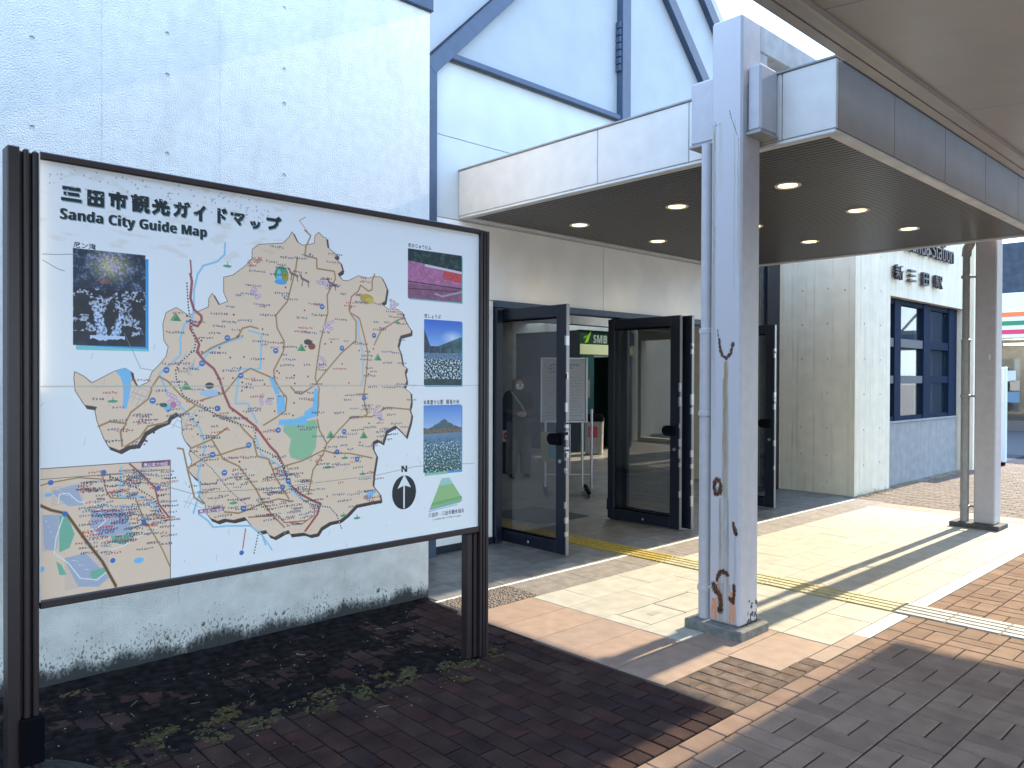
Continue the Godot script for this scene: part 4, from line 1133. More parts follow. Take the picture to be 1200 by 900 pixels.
	# route shields, little green hills, leaves, flowers, flags
	for p in V([188,423,213,365,281,351,312,441,332,299,360,375,436,322,442,490,545,222,601,500,595,312,653,425,680,280,697,470,326,571,302,533,377,518,366,648,452,612,465,600,635,565,583,545]): sh.dot(p, 6.0, Color(0.28, 0.46, 0.72)); sh.rect(p.x - 3, p.y - 1.2, p.x + 3, p.y + 1.2, Color(0.8, 0.86, 0.93))
	for p in V([230,262,495,313,690,330,566,505,652,510,250,395]): sh.area([p + Vector2(-11, 8), p + Vector2(0, -9), p + Vector2(11, 8)], Color(0.42, 0.68, 0.46)); sh.area([p + Vector2(-5, 8), p + Vector2(2, -3), p + Vector2(9, 8)], Color(0.30, 0.56, 0.38))
	for p in V([332,154,118,423,745,247,560,578,603,560,650,600,345,634,600,690,635,700]): sh.dot(p, 9.0, Color(0.35, 0.66, 0.50), 0.3); sh.line([p, p + Vector2(0, -8)], 1.0, Color(0.2, 0.4, 0.3), false)
	for q in [[390, 138, 7], [660, 448, 5], [665, 660, 6], [528, 560, 4]]:
		for i in 7:
			var c := Vector2(q[0] + r.randf_range(-12, 12), q[1] + r.randf_range(-9, 12))
			for j in 5: sh.area([c, c + Vector2.from_angle(j * 1.25 + 0.2) * q[2], c + Vector2.from_angle(j * 1.25 + 0.6) * q[2] * 0.5], Color(0.62, 0.27, 0.20))
	for q in [[392, 205], [545, 175], [560, 262], [545, 345], [690, 460], [415, 425], [735, 205], [225, 420]]:
		for i in 8:
			var c := Vector2(q[0] + r.randf_range(-12, 12), q[1] + r.randf_range(-10, 10))
			sh.dot(c, 4.2, Color(0.76, 0.62, 0.80)); sh.dot(c, 2.6, ground_c)
	sh.dot(Vector2(449, 160), 16, Color(0.30, 0.62, 0.42), 1.1); sh.dot(Vector2(456, 165), 9, Color(0.62, 0.62, 0.22), 1.2); sh.area(V([440,150,446,150,452,178,436,178]), Color(0.45, 0.78, 0.92)); sh.dot(Vector2(447, 176), 14, Color(0.35, 0.66, 0.88), 0.4)
	sh.dot(Vector2(660, 196), 18, Color(0.80, 0.66, 0.24), 0.6); sh.dot(Vector2(668, 200), 12, Color(0.86, 0.74, 0.35), 0.6)
	sh.dot(Vector2(520, 310), 9, Color(0.58, 0.28, 0.22), 0.8); sh.dot(Vector2(511, 301), 10, Color(0.30, 0.24, 0.22), 0.6)
	for q in [[478, 158], [504, 168], [570, 170]]:
		sh.line([Vector2(q[0] - 8, q[1] - 4), Vector2(q[0] + 8, q[1] + 2)], 5, Color(0.52, 0.44, 0.44)); sh.line([Vector2(q[0] - 6, q[1]), Vector2(q[0] - 8, q[1] + 12)], 2, Color(0.45, 0.36, 0.36)); sh.line([Vector2(q[0] + 6, q[1] + 2), Vector2(q[0] + 8, q[1] + 13)], 2, Color(0.45, 0.36, 0.36)); sh.line([Vector2(q[0] - 8, q[1] - 4), Vector2(q[0] - 12, q[1] - 12)], 4, Color(0.58, 0.40, 0.38))
	sh.dot(Vector2(296, 395), 9, Color(0.28, 0.26, 0.26), 0.7); sh.dot(Vector2(296, 410), 20, Color(0.72, 0.80, 0.90), 0.35); sh.dot(Vector2(216, 438), 7, lake); sh.dot(Vector2(226, 432), 6, Color(0.80, 0.50, 0.62)); sh.dot(Vector2(208, 432), 7, Color(0.25, 0.45, 0.36), 0.6)
	# place names, far too small to read
	var names := func(count: int, inside: Array, c: Color, size: float):
		var made := 0; var guard := 0
		while made < count and guard < 4000:
			guard += 1
			var p := Vector2(r.randf_range(55, 780), r.randf_range(75, 700))
			if not Geometry2D.is_point_in_polygon(p, PackedVector2Array(inside)): continue
			if p.y < 440 and r.randf() < 0.35: continue
			made += 1
			for i in r.randi_range(3, 7):
				var x0 := p.x + i * size * 1.02
				for s in 2:
					var xx := x0 + size * r.randf_range(0.1, 0.8); sh.line([Vector2(xx, p.y + size * r.randf_range(0, 0.4)), Vector2(xx, p.y + size * r.randf_range(0.6, 1.0))], size * 0.15, c, false)
					var yy := p.y + size * r.randf_range(0.05, 0.95); sh.line([Vector2(x0 + size * r.randf_range(0, 0.3), yy), Vector2(x0 + size * r.randf_range(0.6, 0.9), yy)], size * 0.15, c, false)
	names.call(150, outline, Color(0.20, 0.18, 0.34), 5.2); names.call(60, outline, Color(0.36, 0.24, 0.50), 5.2); names.call(45, outline, Color(0.72, 0.24, 0.24), 5.0); names.call(40, outline, Color(0.22, 0.36, 0.55), 5.0)
	var low := V([250, 590, 480, 560, 530, 640, 500, 700, 300, 650]); names.call(70, low, ink, 4.6)
	for i in 60:
		var p := outline[r.randi() % outline.size()].lerp(Vector2(430, 420), r.randf_range(0.1, 0.9)) as Vector2
		sh.dot(p, 2.0, Color(0.70, 0.2, 0.22) if i % 2 else ink)
	# outside the outline: road and rail continuing away
	sh.line(V([258,150,260,177]), 3.0, redc); sh.line(V([510,62,490,40,505,30]), 1.6, Color(0.75, 0.62, 0.45))
	sh.line(V([405,706,428,742]), 2.6, water); sh.dashes(V([398,700,388,745]), 2.4, Color(0.2, 0.18, 0.2), 3, 3); sh.line(V([370,690,364,730]), 2.4, Color(0.72, 0.42, 0.34)); sh.dot(Vector2(362, 738), 5, Color(0.28, 0.46, 0.72))
	# corner map
	sh.rect(0, 538, 220, 768, ground_c)
	for b in [V([18,578,58,570,69,608,45,608]), V([83,621,135,621,152,668,100,670,80,649]), V([5,618,31,621,26,684,8,678]), V([39,698,72,694,111,744,94,759,61,753,45,717])]:
		sh.area(b, Color(0.72, 0.74, 0.80))
		var lo: Vector2 = b[0]; var hi: Vector2 = b[0]
		for p in b: lo = lo.min(p); hi = hi.max(p)
		for i in int(hi.y - lo.y) / 3: sh.line([Vector2(lo.x, lo.y + i * 3), Vector2(hi.x, lo.y + i * 3 - 4)], 0.5, Color(0.62, 0.64, 0.73), false) if Geometry2D.is_point_in_polygon(Vector2((lo.x + hi.x) / 2, lo.y + i * 3), PackedVector2Array(b)) else null
		for i in 5: sh.line([lo.lerp(hi, 0.15 + 0.15 * i), Vector2(lerpf(lo.x, hi.x, 0.3 + 0.12 * i), lerpf(lo.y, hi.y, 0.2 + 0.14 * i))], 1.0, Color(0.9, 0.9, 0.9), false)
	for b in [V([31,621,45,626,55,658,47,681,31,687]), V([114,669,158,672,138,689,117,682]), V([26,702,34,709,42,728,31,727]), V([80,729,106,724,111,734,83,745])]: sh.area(b, Color(0.50, 0.74, 0.62))
	sh.line(V([132,545,129,598,164,602,189,618,201,642]), 3.6, water); sh.dot(Vector2(14, 584), 6, lake, 0.6); sh.dot(Vector2(163, 722), 9, lake, 0.6); sh.dot(Vector2(3, 712), 5, lake)
	for p in [V([29,600,31,585,45,584,61,601,86,606,97,626,106,640,91,653]), V([37,625,26,660,23,689]), V([195,664,164,676,135,691,108,696]), V([26,690,45,708,64,738,91,746,111,731]), V([83,652,97,673])]: sh.line(p, 1.8, Color(0.95, 0.95, 0.94))
	for p in [V([0,567,18,563,61,558,100,564]), V([100,555,106,584,114,600,141,603,161,595]), V([158,608,171,644,189,676,205,707,219,742])]: sh.line(p, 2.4, road)
	sh.line(V([0,600,18,611,42,620,61,652,80,683,100,714,123,763]), 5.4, Color(0.60, 0.46, 0.28)); sh.line(V([0,600,18,611,42,620,61,652,80,683,100,714,123,763]), 1.4, Color(0.16, 0.12, 0.1))
	sh.line(V([147,540,171,564,192,589,198,619,217,647]), 3.2, redc); sh.dashes(V([103,552,117,563,158,585,189,608,201,632,214,656]), 2.2, Color(0.18, 0.16, 0.18), 3, 2.6)
	for p in V([18,563,103,552,198,590,40,620,172,652,118,715]): sh.dot(p, 4.6, Color(0.25, 0.45, 0.76))
	var inner := V([8, 545, 212, 552, 212, 752, 8, 752]); names.call(110, inner, ink, 4.4); names.call(60, inner, Color(0.20, 0.45, 0.60), 4.4); names.call(40, inner, Color(0.78, 0.2, 0.2), 4.6)
	sh.line(V([0,538,220,538,220,768]), 1.4, Color(0.45, 0.30, 0.32), false)
	sh.rect(168, 539, 219, 549, Color(0.52, 0.28, 0.42)); text_jp(sh, "周辺拡大地図", 171, 540.6, 216, 547.6, 0.9, Color(0.95, 0.9, 0.92))
	sh.rect(273, 640, 325, 648, Color(0.52, 0.28, 0.42)); text_jp(sh, "周辺拡大地図", 275, 641, 323, 647, 0.8, Color(0.95, 0.9, 0.92))
	# title with its paler drop edge
	var tc := Color(0.035, 0.115, 0.145)
	var boxes := [33,38,68,72,74,39,105,73,110,38,144,71,147,36,183,72,185,38,220,71,224,38,257,70,262,38,291,72,306,38,331,71,336,39,369,72,377,48,403,72,412,38,448,69]
	var word := "三田市観光ガイドマップ"
	for pass_ in 2:
		for i in word.length():
			var o := Vector2(1.6, 1.9) if pass_ == 0 else Vector2.ZERO
			glyph(sh, word[i], boxes[i * 4] + 2 + o.x, boxes[i * 4 + 1] + 3 + o.y, boxes[i * 4 + 2] - 2 + o.x, boxes[i * 4 + 3] - 2 + o.y, 4.6 if word[i] == "観" else (5.0 if word[i] == "ッ" else 6.2), Color(0.55, 0.66, 0.68) if pass_ == 0 else tc)
	text_latin(sh, "Sanda City Guide Map", 34.5, 102, 291, 18.0, Color(0.55, 0.66, 0.68), 0.5)
	text_latin(sh, "Sanda City Guide Map", 33, 100.5, 289.5, 18.0, tc, 0.7)
	# photographs with their coloured drop shadows and captions
	photos(sh)
	text_jp(sh, "尼ン滝", 53, 139, 90, 149, 1.3, ink); text_jp(sh, "花のじゅうたん", 775, 53, 846, 63, 1.2, ink)
	text_jp(sh, "花しょうぶ", 824, 221, 876, 231, 1.2, ink); text_jp(sh, "有馬富士公園", 822, 433, 884, 444, 1.2, ink); text_jp(sh, "福島大池", 892, 433, 936, 444, 1.2, ink)
	# north arrow
	sh.dot(Vector2(766, 654), 35, Color(0.04, 0.085, 0.12), 1.16)
	text_latin(sh, "N", 758, 605, 774, 15, Color(0.05, 0.07, 0.1), 0.6)
	sh.area(V([766,611,786,644,766,637,746,644]), Color(0.93, 0.95, 0.95)); sh.rect(763.6, 636, 768.4, 693, Color(0.93, 0.95, 0.95))
	# association mark: the green hill and water lines
	sh.area(V([880,630,904,630,946,686,940,697,845,706,844,700]), Color(0.62, 0.78, 0.52)); sh.area(V([880,630,904,630,915,646,874,648]), Color(0.66, 0.85, 0.80)); sh.area(V([850,688,944,680,946,688,846,697]), Color(0.50, 0.72, 0.45))
	sh.line(V([842,703,946,692]), 2.2, Color(0.42, 0.66, 0.85)); sh.line(V([840,709,930,701]), 2.0, Color(0.55, 0.75, 0.88))
	text_jp(sh, "三田市・三田市観光協会", 838, 713, 953, 724, 1.1, ink)
	names.call(0, inner, ink, 4.0)
	for i in 22:
		for s in 3: sh.line([Vector2(850 + i * 4.3 + r.randf() * 3.4, 728 + r.randf() * 5), Vector2(850 + i * 4.3 + r.randf() * 3.4, 728 + r.randf() * 5)], 0.8, ink, false)
	# seams between the sheets, scratches, age spots
	sh.line(V([0, 396.0, 1000, 397.5]), 1.2, Color(0.74, 0.72, 0.66), false); sh.line(V([0, 394.5, 800, 395.5]), 1.0, Color(0.80, 0.76, 0.68), false)
	sh.line(V([3, 556, 130, 557, 260, 606, 420, 612, 690, 606, 800, 594, 987, 600]), 0.9, Color(0.50, 0.49, 0.48), false); sh.line(V([0, 556, 220, 556]), 0.8, Color(0.45, 0.40, 0.38), false)
	for i in 130:
		var p := Vector2(r.randf_range(5, 420), r.randf_range(8, 60)); sh.dot(p, r.randf_range(0.8, 1.9), Color(0.72, 0.73, 0.76))
	for i in 60:
		var p := Vector2(r.randf_range(5, 995), r.randf_range(300, 760)); var dd := Vector2.from_angle(r.randf_range(1.0, 2.4)) * r.randf_range(3, 14)
		sh.line([p, p + dd], 0.6, Color(0.68, 0.69, 0.72), false)
	sh.line(V([60,160,25,165,5,166]), 1.0, Color(0.5, 0.5, 0.52), false); sh.line(V([5,176,30,190,40,192]), 1.0, Color(0.5, 0.5, 0.52), false); sh.line(V([137,297,150,325,166,362,190,366]), 0.9, Color(0.55, 0.55, 0.55), false)
	# rust-coloured weathering round the title and down from it
	var n := FastNoiseLite.new(); n.seed = 12; n.frequency = 0.02; n.fractal_octaves = 3
	var fade := FastNoiseLite.new(); fade.seed = 44; fade.frequency = 0.004
	var d := sh.img.get_data()
	var W := sh.img.get_width()
	for y in sh.img.get_height():
		for x in range(0, W):
			var q := (y * W + x) * 3
			var v := n.get_noise_2d(x * 0.35, y) if y < 300 and x < 950 else -1.0
			if v > 0.24:
				var a := minf((v - 0.24) * 0.7, 0.16)
				d[q] = int(d[q] * (1 - a) + 205 * a); d[q + 1] = int(d[q + 1] * (1 - a) + 180 * a); d[q + 2] = int(d[q + 2] * (1 - a) + 140 * a)
	return ImageTexture.create_from_image(Image.create_from_data(W, sh.img.get_height(), false, Image.FORMAT_RGB8, d))

# four printed photographs: a waterfall, a pink flower field, white irises under hills, a lake with birds
func photos(sh: Sheet):
	var n := FastNoiseLite.new(); n.seed = 6; n.frequency = 0.022; n.fractal_octaves = 4
	var m := FastNoiseLite.new(); m.seed = 61; m.frequency = 0.07; m.fractal_octaves = 3
	sh.rect(58, 157, 181, 329, Color(0.22, 0.62, 0.86)); sh.area(V([58,322,181,326,181,330,58,330]), Color(0.50, 0.82, 0.82))
	sh.rect(778, 70, 946, 189, Color(0.45, 0.76, 0.72)); sh.rect(827, 238, 947, 401, Color(0.28, 0.68, 0.78)); sh.rect(827, 450, 947, 619, Color(0.30, 0.62, 0.82)); sh.rect(827, 614, 900, 620, Color(0.55, 0.80, 0.62))
	var pic := func(x0: int, y0: int, x1: int, y1: int, f: Callable):
		for py in range(int(y0 * sh.k), int(y1 * sh.k)):
			for px in range(int(x0 * sh.k), int(x1 * sh.k)):
				var u := (px / sh.k - x0) / (x1 - x0); var v := (py / sh.k - y0) / (y1 - y0)
				sh.img.set_pixel(px, py, f.call(u, v, n.get_noise_2d(px, py), m.get_noise_2d(px, py)))
	pic.call(53, 150, 175, 322, func(u: float, v: float, a: float, b: float) -> Color:
		var c := Color(0.10, 0.16, 0.26).lerp(Color(0.42, 0.50, 0.60), clampf(a * 1.3 + b * 0.9 + 0.12, 0, 1))
		if v < 0.40:
			var sky := clampf(1.0 - Vector2((u - 0.50) * 1.5, (v - 0.14) * 2.6).length() * 1.7, 0, 1)
			c = c.lerp(Color(0.82, 0.80, 0.60).lerp(Color(0.80, 0.72, 0.80), clampf(a * 2 + 0.3, 0, 1)), clampf(sky * 1.2 + b * 0.5 * sky, 0, 1))
			if Vector2((u - 0.42) * 1.2, (v - 0.31) * 3.0).length() < 0.10 + b * 0.08: c = c.lerp(Color(0.62, 0.38, 0.34), 0.7)
			if absf(b) < 0.05: c = c.darkened(0.5)
		else:
			# dark boulders with pale rims, two white falls and a foaming pool
			c = Color(0.04, 0.075, 0.15).lerp(Color(0.13, 0.19, 0.29), clampf(a * 1.2 + 0.35, 0, 1))
			for k in [[0.18, 0.60, 0.22], [0.52, 0.64, 0.20], [0.86, 0.56, 0.20], [0.10, 0.80, 0.13], [0.72, 0.84, 0.16]]:
				var q: float = Vector2(u - k[0], (v - k[1]) * 1.35).length() - k[2] * (1.0 + a * 0.9)
				if absf(q) < 0.035 + b * 0.05 and v < k[1] + 0.05: c = c.lerp(Color(0.78, 0.82, 0.88), clampf(0.75 + b * 1.2, 0, 0.95))
				elif q < 0.0: c = c.darkened(0.25)
			if v > 0.58 and v < 0.91:
				var l := absf(u - (0.30 + (v - 0.58) * 0.30) - a * 0.05); var rr := absf(u - (0.66 - (v - 0.66) * 0.46) - a * 0.05)
				if l < 0.040 + (v - 0.58) * 0.10: c = c.lerp(Color(0.80, 0.87, 0.97), clampf(0.9 + b * 1.1, 0.35, 1.0))
				if v > 0.66 and rr < 0.022 + (v - 0.66) * 0.14: c = c.lerp(Color(0.78, 0.86, 0.97), clampf(0.85 + b * 1.1, 0.3, 1.0))
			if v > 0.89 and v < 0.93 + a * 0.03 and u > 0.22 and u < 0.70: c = Color(0.80, 0.87, 0.95)
		return c)
	pic.call(775, 66, 943, 186, func(u: float, v: float, a: float, b: float) -> Color:
		var top := 0.24 + u * 0.10
		if v < top: return Color(0.05, 0.17, 0.21).lerp(Color(0.20, 0.36, 0.30), clampf(a * 1.6 + b * 0.5 + 0.2, 0, 1))
		if v < top + 0.05 and u > 0.3: return Color(0.86, 0.82, 0.84)
		var c := Color(0.66, 0.40, 0.56).lerp(Color(0.80, 0.50, 0.66), clampf(a + b + 0.4, 0, 1))
		if u > 0.64 and v < top + 0.24 and v > top + 0.05: c = Color(0.76, 0.22, 0.28).lerp(Color(0.86, 0.36, 0.36), clampf(b + 0.5, 0, 1))
		if absf(v - 0.66 - u * 0.04) < 0.012 or absf(v - 0.80 + u * 0.03) < 0.008: c = Color(0.28, 0.16, 0.24)
		if absf(v - (0.90 - absf(u - 0.62) * 0.35 if u > 0.5 else 0.86 + (u - 0.5) * 0.2)) < 0.02 and u > 0.48: c = Color(0.86, 0.80, 0.84)
		if v > 0.7: c = c.darkened(0.22 + b * 0.2)
		return c)
	pic.call(824, 234, 944, 397, func(u: float, v: float, a: float, b: float) -> Color:
		var hill := 0.40 - 0.16 * maxf(u - 0.35, 0.0) / 0.65
		var left := 0.15 + u * 1.6
		if v < hill and v < left:
			return Color(0.18, 0.42, 0.82).lerp(Color(0.62, 0.76, 0.94), clampf(v * 2.2, 0, 1)).lerp(Color(0.9, 0.93, 0.97), clampf((1.0 - Vector2((u - 0.74) * 3, (v - 0.26) * 8).length()) * 0.9, 0, 1))
		if v < 0.50: return Color(0.08, 0.18, 0.28).lerp(Color(0.22, 0.42, 0.40), clampf(u + a, 0, 1))
		if v < 0.60: return Color(0.24, 0.36, 0.48).lerp(Color(0.52, 0.62, 0.72), clampf(b + 0.5, 0, 1))
		var c := Color(0.05, 0.17, 0.19).lerp(Color(0.14, 0.32, 0.28), clampf(a + 0.4, 0, 1))
		if b > 0.12 and v < 0.90: c = Color(0.84, 0.88, 0.92)
		return c)
	pic.call(823, 446, 943, 613, func(u: float, v: float, a: float, b: float) -> Color:
		var hill := 0.34 - 0.13 * maxf(0.0, 1.0 - absf(u - 0.52) * 2.6) + a * 0.02
		if v < hill: return Color(0.36, 0.56, 0.86).lerp(Color(0.72, 0.82, 0.94), clampf(v * 2.6, 0, 1))
		if v < 0.35: return Color(0.26, 0.36, 0.42).lerp(Color(0.34, 0.44, 0.44), clampf(a + 0.5, 0, 1))
		if v < 0.42: return Color(0.38, 0.33, 0.28).lerp(Color(0.56, 0.48, 0.38), clampf(b + 0.5, 0, 1))
		var c := Color(0.44, 0.56, 0.68).lerp(Color(0.16, 0.36, 0.32), clampf((v - 0.42) * 1.7 + a * 0.2, 0, 1))
		if v > 0.55 and b > 0.30: c = Color(0.88, 0.90, 0.90)
		if v > 0.5 and b < -0.38: c = Color(0.08, 0.14, 0.16)
		return c)

# ------------------------------------------------------------------ the map board
func map_board():
	var t := thing("map_board", "city guide map board on dark brown steel posts before the white wall", "sign board", Vector3(0, 0, 1.04))
	var face := StandardMaterial3D.new(); face.albedo_texture = map_print(); face.roughness = 0.38; face.albedo_color = Color(0.97, 0.97, 0.97)
	var st := S()
	poly(st, [Vector3(0.655, 0.698, 0), Vector3(2.711, 0.698, 0), Vector3(2.711, 2.276, 0), Vector3(0.655, 2.276, 0)], Vector3.BACK, [Vector2(0, 1), Vector2(1, 1), Vector2(1, 0), Vector2(0, 0)])
	tag(obj("printed_map", st, face, t), "white printed sheet with the beige city map and four photographs")
	part("backing_panel", Vector3(0.656, 0.699, -0.035), Vector3(2.711, 2.275, -0.001), M.steel_grey, t)
	part("top_rail", Vector3(0.655, 2.268, -0.04), Vector3(2.715, 2.296, 0.012), M.brown, t, 0.004)
	part("bottom_rail", Vector3(0.655, 0.672, -0.04), Vector3(2.715, 0.702, 0.012), M.brown, t, 0.004)
	# fluted posts: each is a plate with ribs
	var left := S()
	box(left, Vector3(0.556, 0.0, -0.06), Vector3(0.596, 2.297, 0.022), 0.004)
	box(left, Vector3(0.597, 0.0, -0.055), Vector3(0.604, 2.285, 0.0), 0.0)
	box(left, Vector3(0.605, 0.0, -0.06), Vector3(0.625, 2.294, 0.022), 0.005)
	box(left, Vector3(0.626, 0.0, -0.055), Vector3(0.631, 2.285, 0.0), 0.0)
	box(left, Vector3(0.632, 0.0, -0.06), Vector3(0.651, 2.291, 0.022), 0.005)
	obj("post", left, M.brown, t)
	part("edge_strip", Vector3(0.6515, 0.70, -0.03), Vector3(0.6545, 2.288, 0.0225), M.white, t)
	var right := S()
	box(right, Vector3(2.712, 0.0, -0.06), Vector3(2.726, 2.292, 0.022), 0.004)
	box(right, Vector3(2.7265, 0.0, -0.055), Vector3(2.7325, 2.285, 0.002), 0.0)
	box(right, Vector3(2.733, 0.0, -0.06), Vector3(2.746, 2.291, 0.022), 0.004)
	box(right, Vector3(2.7465, 0.0, -0.055), Vector3(2.7515, 2.285, 0.002), 0.0)
	box(right, Vector3(2.752, 0.0, -0.06), Vector3(2.772, 2.290, 0.022), 0.005)
	obj("post", right, M.brown, t)
	var leg := S()
	box(leg, Vector3(2.640, 0.0, -0.055), Vector3(2.672, 0.668, 0.0), 0.004)
	box(leg, Vector3(2.673, 0.0, -0.05), Vector3(2.685, 0.66, -0.015), 0.0)
	box(leg, Vector3(2.686, 0.0, -0.055), Vector3(2.710, 0.668, 0.0), 0.004)
	obj("leg", leg, M.brown, t)
	part("foot_cover", Vector3(0.588, 0.138, 0.0), Vector3(0.664, 0.302, 0.042), M.black, t, 0.004)
	# low mossy mortar heap round the left foot
	var heap := thing("mortar_heap", "low rough mortar heap round the foot of the left post", "mortar", Vector3(0.62, 0, 1.03))
	var h := S(); var n := FastNoiseLite.new(); n.seed = 2; n.frequency = 5.0
	var N := 26; var R := 9
	for j in R:
		for i in N:
			var q := []
			for k in [[j, i], [j + 1, i], [j + 1, i + 1], [j, i + 1]]:
				var rr: float = 0.27 * k[0] / R; var a: float = TAU * (k[1] % N) / N
				var y := 0.125 * (1.0 - pow(float(k[0]) / R, 1.6)) + 0.02 * n.get_noise_2d(cos(a) * rr * 3.0, sin(a) * rr * 3.0) * (1.0 - float(k[0]) / R)
				q.append(Vector3(cos(a) * rr, y - 0.002, sin(a) * rr * 0.8))
			poly(h, [q[0], q[1], q[2]], UP); poly(h, [q[0], q[2], q[3]], UP)
	obj("heap", h, over(mat(lin(0.058, 0.054, 0.048), 0.95, TEX.speck, 0.5, TEX.speck_h, 0.5), TEX.cloud, 0.3), heap)

# ------------------------------------------------------------------ glass doors
# a leaf standing open square to the facade: hinge at z = 0, free end towards +z; seen from -x
func door_leaf(label: String, at: Vector3, length: float, knob := true, worn := 3, tint: StandardMaterial3D = null):
	var t := thing("glass_door", label, "door", at, "open glass entrance doors")
	var hh := 2.12; var y0 := 0.015; var w := 0.022
	part("stile", Vector3(-w, y0, 0.0), Vector3(w, hh, 0.085), M.frame_dark, t, 0.003)
	part("stile", Vector3(-w, y0, length - 0.115), Vector3(w, hh, length - 0.004), M.frame_dark, t, 0.003)
	part("top_rail", Vector3(-w + 0.001, hh - 0.10, 0.0855), Vector3(w - 0.001, hh - 0.001, length - 0.1155), M.frame_dark, t, 0.003)
	part("bottom_rail", Vector3(-w + 0.001, y0 + 0.001, 0.0855), Vector3(w - 0.001, y0 + 0.105, length - 0.1155), M.frame_dark, t, 0.003)
	var pane := part("pane", Vector3(-0.004, y0 + 0.107, 0.087), Vector3(0.004, hh - 0.102, length - 0.117), tint if tint else M.clear, t)
	for e in [[y0 + 0.107, y0 + 0.12], [hh - 0.115, hh - 0.102]]:
		part("bead", Vector3(-0.016, e[0], 0.087), Vector3(0.016, e[1], length - 0.117), M.black, pane)
	# bare metal edge of the free stile with worn spots
	part("edge_strip", Vector3(-w + 0.004, y0, length - 0.0035), Vector3(w - 0.004, hh, length), M.frame_edge, t)
	var st := S(); var r := RandomNumberGenerator.new(); r.seed = worn * 17 + int(at.x * 10)
	for k in worn * 4:
		var y := r.randf_range(0.06, 1.9)
		box(st, Vector3(-w - 0.0012, y, length - r.randf_range(0.010, 0.02)), Vector3(w * r.randf_range(-0.7, 0.9), y + r.randf_range(0.012, 0.09), length + 0.001), 0.0006)
	obj("worn_edge", st, M.alu, t)
	st = S()
	for y in [0.10, hh - 0.25]:
		cyl(st, Vector3(0, y, -0.012), Vector3(0, y + 0.12, -0.012), 0.013, 0.013, 12)
	obj("hinge", st, M.frame_dark, t)
	if knob:
		# D-shaped pull plates on both sides and the lock under them
		for s in [-1, 1]:
			var p := S()
			var pts := []
			for i in 13:
				var a := PI * 0.5 + PI * i / 12.0
				pts.append(Vector2(length - 0.135 + cos(a) * 0.055, 0.985 + sin(a) * 0.05))
			pts.append(Vector2(length - 0.055, 0.935)); pts.append(Vector2(length - 0.055, 1.035))
			var f := []; var b := []
			for q in pts:
				f.append(Vector3(s * (w + 0.034), q.y, q.x)); b.append(Vector3(s * (w + 0.001), q.y, q.x))
			poly(p, f, Vector3.RIGHT * s)
			for i in f.size():
				var j := (i + 1) % f.size()
				var mid: Vector3 = (f[i] + f[j]) / 2 - Vector3(0, 0.985, length - 0.12); mid.x = 0
				poly(p, [f[i], f[j], b[j], b[i]], mid)
			obj("pull_handle", p, M.black, t)
			p = S(); cyl(p, Vector3(s * w, 0.80, length - 0.06), Vector3(s * (w + 0.012), 0.80, length - 0.06), 0.016, 0.016, 14); obj("lock_cylinder", p, M.alu, t)
	st = S(); ball(st, Vector3(-w - 0.006, y0 + 0.045, 0.47), Vector3(0.007, 0.013, 0.013), 10, 6); obj("rail_screw", st, M.alu, t)
	return t

func doors():
	door_leaf("leftmost open glass door leaf, dark framed, beside the map board", Vector3(4.77, 0, -1.118), 0.912, true, 4)
	door_leaf("open dark glass door leaf in the middle, left of a door folded back close behind it", Vector3(6.40, 0, -1.11), 0.91, true, 2)
	door_leaf("door leaf seen nearly edge-on just left of the rusty column", Vector3(6.505, 0, -1.02), 0.885, false, 3)
	door_leaf("rightmost open door leaf, just right of the rusty column", Vector3(8.275, 0, -1.11), 0.905, true, 2)

